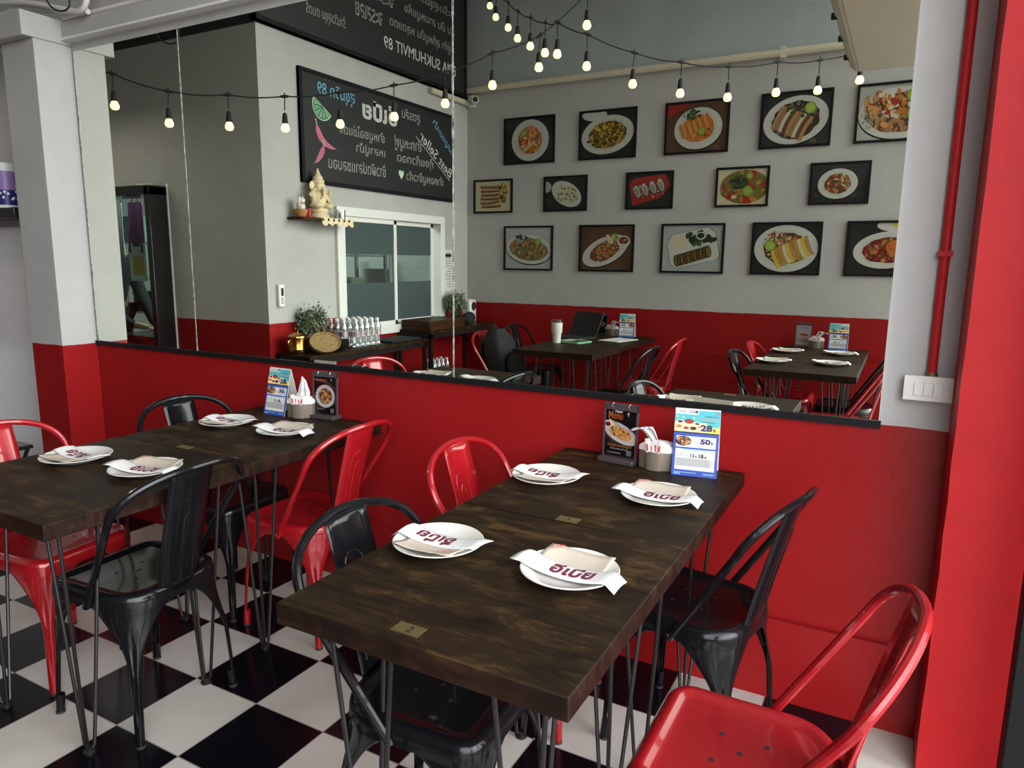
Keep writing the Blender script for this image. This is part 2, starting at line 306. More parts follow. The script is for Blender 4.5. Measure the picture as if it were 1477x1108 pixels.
def tag(o, label=None, cat=None, group=None, kind=None):
    if label: o['label'] = label
    if cat: o['category'] = cat
    if group: o['group'] = group
    if kind: o['kind'] = kind
    return o
def thing(name, label, cat, loc=(0, 0, 0), rz=0.0, group=None):
    o = bpy.data.objects.new(name, None); COL.objects.link(o); o.empty_display_size = 0.05
    o.location = loc; o.rotation_euler = (0, 0, rz); return tag(o, label, cat, group)
def struct(name, mb, bevel=0.0): return tag(mb.build(name, bevel=bevel), kind='structure')
def dup(root, loc, rz=None, label=None, group=None, swap=None):
    """Copy a thing with its parts and their sub-parts; swap maps one material to another (per object)."""
    def cp(o, par):
        c = o.copy(); COL.objects.link(c)
        if par is not None: c.parent = par
        for ch in [x for x in KIDS.get(o.name, [])]: KIDS.setdefault(c.name, []).append(cp(ch, c))
        return c
    def index(o):
        KIDS[o.name] = list(o.children)
        for c in o.children: index(c)
    index(root); r = cp(root, None); r.location = loc
    if rz is not None: r.rotation_euler = (0, 0, rz)
    if label: r['label'] = label
    if group: r['group'] = group
    if swap:
        def sw(o):
            if o.type == 'MESH' and any(m and m.name == swap[0] for m in o.data.materials):
                key = (o.data.name, swap[1])
                if key not in SWAP:
                    d = o.data.copy()
                    for i, m in enumerate(d.materials):
                        if m.name == swap[0]: d.materials[i] = MATS[swap[1]]
                    SWAP[key] = d
                o.data = SWAP[key]
            for c in KIDS.get(o.name, []): sw(c)
        sw(r)
    return r
KIDS = {}; SWAP = {}
def bez(p0, p1, p2, p3, n):
    return [((1-t)**3*Vector(p0)+3*(1-t)**2*t*Vector(p1)+3*(1-t)*t*t*Vector(p2)+t**3*Vector(p3)) for t in [i/n for i in range(n+1)]]
# ---------------------------------------------------------------- the room
RW, ZC = -3.97, 4.0          # picture wall, ceiling
XW = -3.94                   # chalkboard wall
YP = -1.33                   # face of the kitchen partition
struct('floor', MB().box((-8, -4.3, -0.1), (0.6, 0.3, 0), 'floor_tiles'))
mat('pavement', (0.30, 0.29, 0.28), 0.9, noise=0.2, nscale=6)
struct('pavement', MB().box((0.6, -7, -0.12), (6, 3, -0.02), 'pavement'))
struct('ceiling', MB().box((-8, -4.3, ZC), (0.75, 0.3, ZC+0.1), 'ceiling_paint'))
w = MB().box((-8, 0, 0), (0.75, 0.2, ZC), 'paint_two_tone'); w.box((-3.82, -0.022, 0), (0.145, 0, 0.275), 'paint_two_tone'); struct('wall_north', w)
w = MB().box((-8, RW-0.2, 0), (0.14, RW, ZC), 'paint_two_tone_high'); w.box((-3.94, RW, 0), (0.14, RW+0.05, 0.64), 'paint_two_tone_high'); w.box((-3.94, RW, 0), (0.14, RW+0.085, 0.39), 'paint_two_tone_high')
struct('wall_south', w)
struct('wall_south_upper', MB().box((-3.94, RW, 3.05), (0.14, RW+0.008, ZC), 'grey_sky_tint'))  # thin slab added to carry the sky-tinted grey of the upper wall
# chalkboard wall with the serving window cut in it
WY0, WY1, WZ0, WZ1 = -3.50, -2.05, 0.79, 1.79
w = MB()
w.box((XW-0.12, RW, 0), (XW, WY0, 2.95), 'paint_two_tone'); w.box((XW-0.12, WY1, 0), (XW, YP, 2.95), 'paint_two_tone')
w.box((XW-0.12, WY0, 0), (XW, WY1, WZ0), 'paint_two_tone'); w.box((XW-0.12, WY0, WZ1), (XW, WY1, 2.95), 'paint_two_tone')
struct('wall_west', w)
DX0, DX1, DZ = -5.85, -4.95, 1.92
w = MB(); w.box((-8, YP-0.1, 0), (DX0, YP, 2.95), 'paint_two_tone'); w.box((DX1, YP-0.1, 0), (XW-0.12, YP, 2.95), 'paint_two_tone'); w.box((DX0, YP-0.1, DZ), (DX1, YP, 2.95), 'paint_two_tone')
struct('wall_partition', w)
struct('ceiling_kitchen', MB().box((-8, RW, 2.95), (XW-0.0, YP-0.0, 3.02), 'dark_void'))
struct('wall_back', MB().box((-8.1, -4.2, 0), (-8, 0.2, ZC), 'paint_grey'))
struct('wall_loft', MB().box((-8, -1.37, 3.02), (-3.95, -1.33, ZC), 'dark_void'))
# pilaster with its capital, beam above the mirror, red pillar by the street
w = MB(); w.box((-4.105, -0.187, 0), (-3.82, 0, 2.45), 'paint_two_tone'); struct('pilaster', w, 0.004)
w = MB(); w.box((-4.17, -0.240, 2.45), (-3.815, 0, 2.565), 'paint_grey'); w.box((-3.815, -0.05, 2.475), (0.145, 0, 2.555), 'paint_grey'); struct('beam', w, 0.004)
struct('trim_1', MB().box((-3.815, -0.056, 2.468), (0.145, 0, 2.478), 'white_trim'))
w = MB(); rnd = random.Random(4)
NZ = 40
def pil(u, v):
    z = 4*v; k = rnd.uniform(-0.002, 0.002) if 0 < v < 1 else 0
    pts = [(0.145, 0.0), (0.148+k, -0.20+k), (0.80, -0.20)]
    i = min(int(round(u*2)), 2); return (pts[i][0], pts[i][1], z)
w.grid(pil, 2, NZ, 'paint_red'); o = struct('pillar', w)
# folding-door post at the street edge
w = MB(); w.box((0.312, -0.36, 0), (0.40, -0.30, 2.9), 'board_rim')
struct('door_1', w, 0.004)

# ---------------------------------------------------------------- mirror
mz0, mz1 = 0.955, 2.425
t = thing('wall_mirror', 'wide tinted wall mirror in tall panels above the red dado', 'mirror', (-1.9, -0.004, mz0))
def loc(mb_name, mb, par, **k):
    """Build in world coordinates but parent under an unrotated thing placed at par.location."""
    o = mb.build(mb_name, par, **k); o.matrix_parent_inverse = Matrix.Translation(-Vector(par.location)); return o
xs = [-3.80, -3.0, -1.51, -0.03]
for a, b_ in zip(xs[:-1], xs[1:]):
    loc('mirror_panel', MB().box((a+0.002, -0.008, mz0), (b_-0.002, -0.002, mz1), 'mirror_glass'), t)
rnd = random.Random(3)
for x in xs[:-1]:
    e = MB(); z = mz0
    while z < mz1:
        dz = rnd.uniform(0.02, 0.06); wv = rnd.uniform(0.0022, 0.0048)
        e.box((x-wv, -0.0088, z), (x+wv, -0.002, min(z+dz, mz1)), 'mirror_edge'); z += dz
    loc('chipped_edge', e, t)
r_ = MB(); r_.box((-3.815, -0.016, 0.935), (-0.025, -0.001, 0.957), 'board_rim')
br = loc('bottom_rail', r_, t)
for i in range(14):
    q = MB().lathe([(0.0045, 0), (0.0045, 0.002), (0, 0.003)], 'steel', 8, FR((-3.6+i*0.272, -0.016, 0.943), (1, 0, 0), (0, 0, 1))).build('rail_screw', br); q.matrix_parent_inverse = Matrix.Translation(-Vector(t.location))

# red conduit and switch plate on the strip of wall beside the mirror
c = MB(); c.tube([(0.088, -0.016, 1.10), (0.088, -0.016, 2.2), (0.088, -0.016, ZC-0.05)], 0.0125, 'paint_red', 12)
tag(c.build('red_conduit'), 'red painted conduit pipe running down the grey wall to the switch', 'pipe')
o = bpy.data.objects['red_conduit']
cl = MB(); cl.box((0.070, -0.031, 1.43), (0.106, 0, 1.445), 'paint_red'); cl.build('pipe_clip', o)
fy = MB(); fy.lathe([(0.015, 1.096), (0.015, 1.112)], 'brass_dark', 12, Matrix.Translation((0.088, -0.016, 0))); fy.build('end_collar', o)
t = thing('light_switch', 'three-gang light switch in a surface box under the red conduit', 'switch', (0.083, 0, 1.066))
loc('back_box', MB().box((0.026, -0.030, 1.033), (0.140, 0, 1.100), 'off_white'), t, bevel=0.003)
loc('face_plate', MB().box((0.022, -0.036, 1.031), (0.144, -0.030, 1.102), 'off_white'), t, bevel=0.002)
for i in range(3):
    x = 0.048+i*0.0235; o = loc('rocker', MB().box((x, -0.040, 1.047), (x+0.0225, -0.035, 1.083), 'white_trim'), t, bevel=0.0012)
    d = MB().box((x+0.008, -0.0405, 1.073), (x+0.014, -0.0398, 1.0745), 'ink_black').build('indicator', o); d.matrix_parent_inverse = Matrix.Translation(-Vector(t.location))

# white conduits over the capital and beam
def pipe(name, label, pts, r, m, cat='pipe', group=None):
    return tag(MB().tube(pts, r, m, 10).build(name), label, cat, group)
def crv(*ps):
    out = []
    for i in range(len(ps)-1):
        a, b_ = Vector(ps[i]), Vector(ps[i+1])
        for k in range(6): out.append(a.lerp(b_, k/6))
    return out+[Vector(ps[-1])]
def smooth(pts, it=3):
    P = [Vector(p) for p in pts]
    for _ in range(it):
        Q = [P[0]]
        for a, b_ in zip(P[:-1], P[1:]): Q += [a*0.75+b_*0.25, a*0.25+b_*0.75]
        P = Q+[P[-1]]
    return P
pipe('conduit', 'white conduit bending over the top of the pilaster capital', smooth([(-5.0, -0.07, 2.635), (-4.30, -0.07, 2.645), (-4.12, -0.07, 2.668), (-3.85, -0.07, 2.605), (-3.55, -0.07, 2.560)]), 0.013, 'conduit_white')
pipe('conduit', 'white conduit clipped along the top of the beam over the mirror', smooth([(-3.81, -0.035, 2.572), (-3.3, -0.035, 2.566), (0.14, -0.035, 2.566)]), 0.011, 'conduit_white')
pipe('conduit', 'white conduit elbow turning upward beside the hanging black cable', smooth([(-4.3, -0.10, 2.70), (-4.0, -0.10, 2.66), (-3.70, -0.10, 2.585), (-3.58, -0.10, 2.552), (-3.52, -0.10, 2.566), (-3.49, -0.10, 2.62), (-3.485, -0.10, 3.2)]), 0.013, 'conduit_white')
pipe('hanging_cable', 'black cable looping down in front of the white conduits', smooth([(-3.56, -0.28, 3.2), (-3.53, -0.28, 2.56), (-3.49, -0.28, 2.510), (-3.43, -0.28, 2.482), (-3.36, -0.28, 2.478), (-3.335, -0.28, 2.51), (-3.33, -0.27, 3.2)]), 0.004, 'rubber', 'cable')

# ---------------------------------------------------------------- passage beyond the pilaster: fridge, shelf, tub
t = thing('refrigerator', 'white upright cooler standing behind the pilaster', 'refrigerator', (-4.65, -0.02, 0))
loc('cabinet_body', MB().box((-5.1, -0.04, 0.05), (-4.13, -0.002, 1.57), 'fridge_white'), t, bevel=0.02)
loc('plinth', MB().box((-5.1, -0.04, 0.0), (-4.13, -0.002, 0.05), 'black_paint'), t)
t = thing('wall_shelf', 'black shelf board fixed above the white cooler', 'shelf', (-4.6, -0.1, 1.60))
loc('board', MB().box((-5.2, -0.16, 1.605), (-4.20, -0.0, 1.66), 'black_paint'), t, bevel=0.003)
t = thing('wipes_tub', 'white lidded tub with lilac and navy label on the black shelf', 'tub', (-4.41, -0.08, 1.66))
MB().lathe([(0.050, 0.0), (0.055, 0.004), (0.055, 0.22), (0.05, 0.225)], 'white_trim', 28).build('tub_body', t)
lb = MB().lathe([(0.0555, 0.018), (0.0557, 0.10)], 'tub_blue', 28); lb.lathe([(0.0557, 0.10), (0.0555, 0.20)], 'tub_lilac', 28); rnd = random.Random(8)
for i in range(30):
    a = rnd.uniform(0, 2*PI); M = FR((0.0562*math.cos(a), 0.0562*math.sin(a), rnd.uniform(0.03, 0.13)), (-math.sin(a), math.cos(a), 0), (0, 0, 1)); lb.ell(0, 0, 0.007, 0.007, 'white_trim', 0, M, n=10)
lb.build('label_wrap', t)
MB().lathe([(0.0575, 0.215), (0.0575, 0.24), (0.05, 0.246), (0, 0.246)], 'white_trim', 28).build('lid', t)
t = thing('step_stool', 'low black step stool with green tray against the white cooler', 'stool', (-4.33, -0.30, 0))
MB().prism([(-0.13, -0.10), (0.16, -0.10), (0.16, 0.10), (-0.13, 0.10)], 0.350, 0.372, 'black_paint').build('seat', t, bevel=0.006)
MB().box((-0.12, -0.09, 0.22), (0.14, 0.09, 0.245), 'leaf_green').build('tray', t, bevel=0.004)
for sx in (-1, 1):
    for sy in (-1, 1): MB().tube([(sx*0.12, sy*0.09, 0.35), (-sx*0.13, sy*0.09, 0.0)], 0.011, 'black_paint' if sx > 0 else 'steel', 8).build('leg', t)

# ---------------------------------------------------------------- chair: pressed-steel cafe chair, front = +x
def outline(inset, n=20, hx=0.180, hy=0.180, rf=0.055, rb=0.11):
    P = []
    for (sx, sy, r) in ((1, 1, rf), (-1, 1, rb), (-1, -1, rb), (1, -1, rf)):
        a0 = {(1, 1): 0, (-1, 1): PI/2, (-1, -1): PI, (1, -1): 1.5*PI}[(sx, sy)]; cx, cy = sx*(hx-r), sy*(hy-r); rr = max(r-inset, 0.012)
        cx2 = sx*(hx-inset-rr); cy2 = sy*(hy-inset-rr)
        for i in range(n+1): a = a0+PI/2*i/n; P.append((cx2+rr*math.cos(a), cy2+rr*math.sin(a)))
    return P
def make_chair(col):
    t = thing('metal_chair', '', 'chair')
    s = MB(); rings = [(-0.006, 0.405), (-0.005, 0.425), (-0.002, 0.440), (0.006, 0.449), (0.016, 0.452), (0.026, 0.450), (0.036, 0.444), (0.050, 0.4425), (0.10, 0.441)]
    vs = []; fs = []
    for ins, z in rings: vs += [(x, y, z) for x, y in outline(ins)]
    n = len(outline(0))
    for j in range(len(rings)-1):
        for i in range(n): fs.append((j*n+i, j*n+(i+1) % n, (j+1)*n+(i+1) % n, (j+1)*n+i))
    fs.append(tuple((len(rings)-1)*n+i for i in range(n)))
    s.add(vs, fs, col)
    vs2 = [(x, y, 0.4395) for x, y in outline(0.045)]; s.add(vs2, [tuple(range(n-1, -1, -1))], col)
    for dx, dy in ((0, 0), (0.045, 0.045), (-0.045, 0.045), (0.045, -0.045), (-0.045, -0.045)): s.ell(dx, dy, 0.006, 0.006, 'ink_black', 0.4415, n=12)
    s.build('seat', t)
    O = outline(-0.002, 12); m_ = 13
    for q, (sx, sy) in enumerate(((1, 1), (-1, 1), (-1, -1), (1, -1))):
        # arc-length parametrised quarter of the seat outline, mid-side to mid-side through this corner
        mids = {0: ((0.182, 0), (0, 0.182)), 1: ((0, 0.182), (-0.182, 0)), 2: ((-0.182, 0), (0, -0.182)), 3: ((0, -0.182), (0.182, 0))}[q]
        path = [mids[0]]+O[q*m_:(q+1)*m_]+[mids[1]]
        L_ = [0]
        for a, b_ in zip(path[:-1], path[1:]): L_.append(L_[-1]+math.dist(a, b_))
        def at(u):
            d = (u*0.5+0.5)*L_[-1]
            for i in range(len(L_)-1):
                if d <= L_[i+1]+1e-9:
                    k = (d-L_[i])/max(L_[i+1]-L_[i], 1e-9); return (path[i][0]+(path[i+1][0]-path[i][0])*k, path[i][1]+(path[i+1][1]-path[i][1])*k)
            return path[-1]
        half = L_[-1]/2; NU, NV = 16, 26; tx, ty = 0.194*sx, 0.182*sy; a1 = math.atan2(mids[0][1], mids[0][0])
        d0 = Vector((mids[0][0], mids[0][1])).normalized(); d1 = Vector((mids[1][0], mids[1][1])).normalized()
        def F(u, v):
            tt = v; arch = 0.52; ztop = 0.415; z = ztop*(1-tt)+0.012*tt
            amin = 0.033-0.011*tt; k = min(tt/arch, 1.0); op = math.sqrt(max(0, 1-(1-k)**2)); a = amin+(half-amin)*(1-op)
            uu = (u*2-1); p = Vector(at(uu*a/half))
            cx, cy = tx*(0.90+0.10*tt)-0, ty*(0.90+0.10*tt); r = 0.022
            # L section at the corner: arm directions point back towards the mid-sides
            ax = Vector((-sx, 0)); ay = Vector((0, -sy)); along = abs(uu)*a
            first = (d0.x != 0)  # mids[0] lies on an x side: the arm before the corner runs along y
            arm = (ay if first else ax) if uu < 0 else (ax if first else ay)
            cor = Vector((cx, cy)); rr = min(r, a*0.6); lp = cor+arm*max(along-rr*0.4, 0)+(ax+ay)*rr*0.35*max(0, 1-along/rr)
            if 0.22 < tt < 0.86 and abs(uu) < 0.5:
                g = math.sin(PI*(tt-0.22)/0.64)**0.5*math.cos(uu*PI); lp += (ax+ay)*0.006*max(g, 0)
            s_ = min(max((tt-0.02)/0.50, 0), 1); s_ = s_*s_*(3-2*s_)
            q2 = p*(1-s_)+lp*s_+Vector((tx, ty))*0.02*tt*(1-s_)
            return (q2.x, q2.y, z)
        lg = MB().grid(F, NU, NV, col); lo = lg.build('leg', t, solid=0.0022, ang=60)
        fx, fy = tx-sx*0.010, ty-sy*0.010
        MB().tube([(fx-sx*0.003, fy-sy*0.003, 0.062), (fx, fy, 0.006)], [0.0125, 0.0125], col, 12).build('foot', lo)
        MB().tube([(fx, fy, 0.008), (fx, fy, 0.0)], 0.0135, 'rubber', 12).build('rubber_tip', lo)
    # hoop
    ang_top = (-0.290, 0.0, 0.816)
    side = []
    A = Vector((-0.030, 0.188, 0.425)); Bm = Vector((-0.195, 0.224, 0.690)); T = Vector(ang_top)
    left = [A+Vector((0.012, 0.0, -0.02)), A]+[A.lerp(Bm, k/5) for k in range(1, 6)]
    e1 = bez(Bm, Bm+Vector((-0.044, 0.010, 0.085)), T+Vector((0.010, 0.145, 0.0)), T, 12)[1:]
    half_ = left+e1; pts = half_+[Vector((p.x, -p.y, p.z)) for p in reversed(half_[:-1])]
    h = MB().tube(pts, 0.0108, col, 10); hb = h.build('back_hoop', t)
    for sg in (-1, 1): MB().lathe([(0.006, 0), (0.006, 0.004), (0, 0.006)], 'steel', 10, FR((-0.022, sg*0.198, 0.416), (1, 0, 0), (0, 0, sg))).build('bolt', hb)
    # splat
    z0, z1 = 0.425, 0.812
    def S(u, v):
        y = (u-0.5)*(0.142+0.010*v); x = -0.184-0.097*v**1.15-0.016*math.cos((u-0.5)*3.0)+0.014; return (x, y, z0+(z1-z0)*v)
    sp_ = MB().grid(S, 6, 14, col).build('splat', t, solid=0.002)
    rb_ = MB(); P = [S(0.5+w_, v) for w_, v in [(-0.24, 0.12), (-0.24, 0.4), (-0.24, 0.66), (-0.2, 0.72), (-0.12, 0.75), (0, 0.76), (0.12, 0.75), (0.2, 0.72), (0.24, 0.66), (0.24, 0.4), (0.24, 0.12)]]
    rb_.tube(P, 0.0028, col, 6); P2 = [S(0.5+w_, v) for w_, v in [(-0.10, 0.14), (-0.10, 0.60), (0, 0.66), (0.10, 0.60), (0.10, 0.14)]]; rb_.tube(P2, 0.002, col, 6)
    rb_.build('embossed_rib', sp_)
    return t
chair0 = {'b': make_chair('chair_black'), 'r': make_chair('chair_red')}
used = set()
def place_chair(kind, x, y, ang, label, group):
    if kind not in used:
        used.add(kind); c = chair0[kind]; c.location = (x, y, 0); c.rotation_euler = (0, 0, math.radians(ang)); c['label'] = label; c['group'] = group
    else: c = dup(chair0[kind], (x, y, 0), math.radians(ang), label, group)
    return c
G1, G2, G3, G4 = 'chairs at the numbered tables', 'chairs at the tables by the pilaster', 'chairs at the reflected table set with plates', 'chairs at the reflected table with the laptop'
place_chair('b', -2.02, -1.02, 183, 'black metal chair with its back to the camera, at the pilaster tables', G2)
place_chair('r', -2.51, -1.01, 7, 'red metal chair under the free end of the tables by the pilaster', G2)
place_chair('b', -2.385, -0.375, 2, 'black metal chair whose hoop shows behind the far plates near the pilaster', G2)
place_chair('r', -1.945, -0.36, 181, 'red metal chair whose back leans past the far corner of the pilaster tables', G2)
place_chair('b', -0.85, -1.06, 3, 'black metal chair with its seat under the brass number 2', G1)
place_chair('r', -0.97, -0.40, 2, 'red metal chair rising behind the plate nearest the menu stand', G1)
place_chair('b', -0.455, -0.345, 169, 'black metal chair in front of the plain red wall, under the tent card end', G1)
place_chair('r', -0.205, -0.965, 180, 'red metal chair nearest the red street pillar', G1)
place_chair('b', -0.715, -2.68, 2, 'black metal chair reflected at the corner of the plated table nearest the mirror', G3)
place_chair('r', -0.715, -3.30, 2, 'red metal chair reflected behind the black one at the plated table', G3)
place_chair('r', -0.302, -2.52, 180, 'red metal chair reflected at the edge of the mirror, beside the grey wall strip', G3)
place_chair('b', -0.302, -3.10, 180, 'black metal chair reflected behind the red one at the mirror edge', G3)
rc = place_chair('r', -2.80, -2.82, 3, 'red metal chair reflected with a black backpack on it', G4)
place_chair('b', -2.90, -3.55, 0, 'black metal chair reflected between the backpack and the picture wall', G4)
place_chair('b', -1.79, -2.60, 180, 'black metal chair reflected close to the mirror beside the laptop table', G4)
place_chair('r', -1.76, -3.20, 178, 'red metal chair reflected beside the laptop table, under the oyster picture', G4)

# ---------------------------------------------------------------- tables
TH = 0.75
def make_table(x0, x1, y0, y1, label, group, number=None, ploc=None):
    cx, cy = (x0+x1)/2, (y0+y1)/2; t = thing('hairpin_table', label, 'table', (cx, cy, 0), 0, group); hx, hy = (x1-x0)/2, (y1-y0)/2
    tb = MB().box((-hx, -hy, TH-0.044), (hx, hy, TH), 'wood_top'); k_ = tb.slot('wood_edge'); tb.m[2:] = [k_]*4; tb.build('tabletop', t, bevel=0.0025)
    for sx in (-1, 1):
        for sy in (-1, 1):
            fx, fy = sx*(hx-0.125), sy*(hy-0.125); lg = MB(); a0 = math.atan2(sy, sx)
            for k in range(3):
                a = a0+2*PI*k/3; lg.tube([(fx+0.078*math.cos(a), fy+0.078*math.sin(a), TH-0.044), (fx+0.014*math.cos(a), fy+0.014*math.sin(a), 0.02), (fx+0.006*math.cos(a), fy+0.006*math.sin(a), 0.012)], 0.0052, 'iron', 8)
            lo = lg.build('hairpin_leg', t)
            MB().prism([(fx+0.10*math.cos(a0+2*PI*k/3), fy+0.10*math.sin(a0+2*PI*k/3)) for k in range(3)], TH-0.040, TH-0.044, 'iron').build('mounting_plate', lo)
            MB().lathe([(0.0, 0.0), (0.017, 0.0), (0.017, 0.006), (0.009, 0.012), (0.009, 0.02), (0, 0.02)], 'iron', 14, Matrix.Translation((fx, fy, 0))).build('foot_disc', lo)
    if number:
        M = FR((ploc[0]-cx, ploc[1]-cy, TH), (1, 0, 0), (0, 1, 0)); p = MB().box((-0.029, -0.0165, 0), (0.029, 0.0165, 0.0016), 'brass', M).build('number_plate', t)
        q = MB().text(number, 0.003, -0.010, 0.020, 'ink_black', 0.0019, M, 0.012, anchor='c').build('number', p)
    return t
GT = 'hairpin-legged dining tables'
make_table(-1.012, -0.392, -1.394, -0.723, 'dark wood hairpin table with brass number 2 plate on its near edge', GT, '2', (-0.727, -1.350))
make_table(-1.012, -0.392, -0.720, -0.030, 'dark wood hairpin table with brass number 1 plate, pushed to the wall', GT, '1', (-0.707, -0.698))
make_table(-2.50, -1.81, -1.392, -0.748, 'dark wood hairpin table under which the red chair is tucked, nearer the camera', GT)
tt = make_table(-2.50, -1.81, -0.745, -0.085, 'dark wood hairpin table by the pilaster carrying a tent card and menu stand', GT)
M = FR((-2.163+2.155, -0.727+0.415, TH), (1, 0, 0), (0, 1, 0)); MB().box((-0.029, -0.015, 0), (0.029, 0.015, 0.0016), 'brass_dark', M).build('number_plate', tt)
make_table(-0.85, -0.20, -2.99, -2.34, 'dark wood hairpin table reflected with plates, its end nearest the mirror', GT)
make_table(-0.85, -0.20, -3.87, -2.995, 'dark wood hairpin table reflected with plates, its end at the picture wall', GT)
make_table(-2.56, -1.91, -3.05, -2.41, 'dark wood hairpin table reflected with a white tumbler on it', GT)
make_table(-2.56, -1.91, -3.87, -3.055, 'dark wood hairpin table reflected with an open laptop on it', GT)

# ---------------------------------------------------------------- plates and cutlery pouches
p0 = MB().lathe([(0.055, 0.0), (0.058, 0.0), (0.066, 0.003), (0.088, 0.013), (0.1045, 0.0185), (0.1055, 0.0200), (0.104, 0.0212), (0.088, 0.0165), (0.068, 0.0075), (0.05, 0.0058), (0, 0.0055)], 'porcelain', 56).build('dinner_plate')
def make_pouch():
    t = thing('cutlery_pouch', '', 'paper pouch')
    def sag(x): return 0.0085+0.0145*min(abs(x)/0.098, 1.0)**2.2-(0.75*(x-0.100) if x > 0.100 else 0)
    def F(u, v):
        x = -0.118+0.240*u; y = -0.044+0.066*v; return (x+(0.012*(v-0.5) if u < 0.03 else 0), y-0.010*x/0.1*0.2, sag(x)+0.004*math.sin(PI*v)+0.003)
    MB().grid(F, 24, 6, 'paper_white').build('sleeve', t, solid=0.0008)
    n = MB().grid(lambda u, v: (-0.085+0.155*u, -0.006+0.088*v, 0.0093+0.0145*min(math.hypot(-0.085+0.155*u, -0.006+0.088*v)/0.098, 1.0)**2.2+0.006*max(0, v-0.5)+(0.0010*math.sin(9*u+4*v) if v > 0.4 else 0)), 16, 8, 'paper_kraft').build('brown_napkin', t, solid=0.0012)
    g = MB(); v_, f_, x0, x1, y0, y1 = text_geo('สติ๊กเกอร์', 0.0); k = 0.03/(x1-x0)
    g.text('อีเปีย', 0, 0, 0.016, 'ink_red', 0.0, FR((-0.070, 0.052, 0.0285), (0.7, 0.7, 0.04), (-0.7, 0.7, 0.06)), 0.0, w=0.032); g.build('napkin_print', n)
    M = Matrix.Translation((0, 0, 0)); g = MB(); vs, fs, x0, x1, y0, y1 = text_geo('อีเปีย', 0.035); kx = 0.100/(x1-x0); ky = 0.046/(y1-y0)
    P = []
    for q in vs:
        x = -0.036+(q.x-x0)*kx; y = -0.032+(q.y-y0)*ky; vv = (y+0.044)/0.066; P.append((x, y, sag(x)+0.004*math.sin(PI*min(max(vv, 0), 1))+0.0042))
    g.add(P, fs, 'ink_maroon', False); g.build('logo', t)
    return t
pouch0 = make_pouch()
POUCH = ['upside-down logo paper pouch on the number 1 table plate by the red chair', 'logo paper pouch on the plate just before the large tent card',
    'upside-down logo paper pouch on the number 2 table plate by the black hoop', 'readable logo paper pouch with napkin behind, on the number 2 table',
    'logo paper pouch on the plate before the red chair, pilaster tables', 'logo paper pouch on the plate behind the near black chair hoop',
    'logo paper pouch on the plate beside the far black hoop', 'logo paper pouch on the plate before the peaked-tissue napkin box',
    'reflected paper pouch on the plate at the corner by the black chair', 'reflected paper pouch on the plate next to the pale menu stand',
    'reflected paper pouch on the plate nearest the mirror', 'reflected paper pouch on the plate before the reflected tent card']
PL = [(-0.904, -0.420, 182, 'white plate on the number 1 table, on the side of the red chair'), (-0.552, -0.428, 0, 'white plate in front of the tent card on the number 1 table'),
      (-0.893, -1.014, 180, 'white plate on the number 2 table, nearest the black chair hoop'), (-0.567, -1.002, -3, 'white plate on the number 2 table with its brown napkin fanned behind the logo'),
      (-2.316, -1.012, 178, 'white plate in front of the red chair, free end of the pilaster tables'), (-2.000, -0.985, 12, 'white plate behind the black chair hoop at the pilaster tables'),
      (-2.318, -0.415, 184, 'white plate beside the black hoop, before the tent card by the pilaster'), (-2.015, -0.402, 6, 'white plate before the napkin box near the pilaster'),
      (-0.735, -2.74, 180, 'reflected white plate at the table corner beside the black chair'), (-0.733, -3.38, 180, 'reflected white plate next to the pale menu stand'),
      (-0.385, -2.81, 0, 'reflected white plate nearest the mirror on the plated table'), (-0.372, -3.42, 0, 'reflected white plate in front of the reflected tent card')]
for i, (x, y, a, l) in enumerate(PL):
    o = p0 if i == 0 else p0.copy()
    if i: COL.objects.link(o)
    o.location = (x, y, TH); o.rotation_euler = (0, 0, math.radians(a)); tag(o, l, 'plate', 'dinner plates')
    q = pouch0 if i == 0 else dup(pouch0, (0, 0, 0))
    q.location = (x, y, TH); q.rotation_euler = (0, 0, math.radians(a+(0 if i else 0))); q['label'] = POUCH[i]; q['group'] = 'cutlery pouches'
# ---------------------------------------------------------------- printed artwork helpers (pigment colours only)
def ink(name, r, g, b, rough=0.35):
    """A print colour given as sRGB 0-255."""
    f = lambda c: (c/255/12.92) if c/255 <= 0.04045 else ((c/255+0.055)/1.055)**2.4
    if name not in MATS: mat(name, (f(r), f(g), f(b)), rough)
    return name
IK = dict(white=(212,210,206), cream=(218,206,176), dark=(38,38,40), black=(16,15,16), brown=(92,62,40), dbrown=(54,36,26), tan=(186,142,88), orange=(204,116,44), lorange=(222,160,80), red=(168,40,30), dred=(112,20,22), yellow=(226,186,60), gold=(196,146,44), lime=(150,176,56), dlime=(92,130,40), green=(58,92,44), dgreen=(34,56,34), pink=(214,132,110), grey=(120,120,118), lgrey=(186,186,182), meat=(168,118,86), dmeat=(106,66,48), teal=(72,168,178), blue=(44,72,160), lblue=(150,190,226), pyellow=(222,206,74), navy=(30,40,90), shell=(150,146,136), olive=(120,112,44), cardgrey=(184,184,186), peach=(236,206,150))
for k, c in IK.items(): ink('print_'+k, *c)
I = lambda k: 'print_'+k
def lay(M, k): return M @ Matrix.Translation((0, 0, 0.0004*k))
def blobs(mb, M, k, cx, cy, rx, ry, cols, n, rnd, s0, s1, rot=0.0, aspect=(0.4, 1.0)):
    c, q = math.cos(rot), math.sin(rot)
    for i in range(n):
        a = rnd.uniform(0, 2*PI); d = math.sqrt(rnd.random()); x, y = rx*d*math.cos(a), ry*d*math.sin(a); s = rnd.uniform(s0, s1)
        mb.ell(cx+c*x-q*y, cy+q*x+c*y, s, s*rnd.uniform(*aspect), I(rnd.choice(cols)), 0, lay(M, k+0.08*i/n*10), rnd.uniform(0, PI), 9, 0.25, rnd)
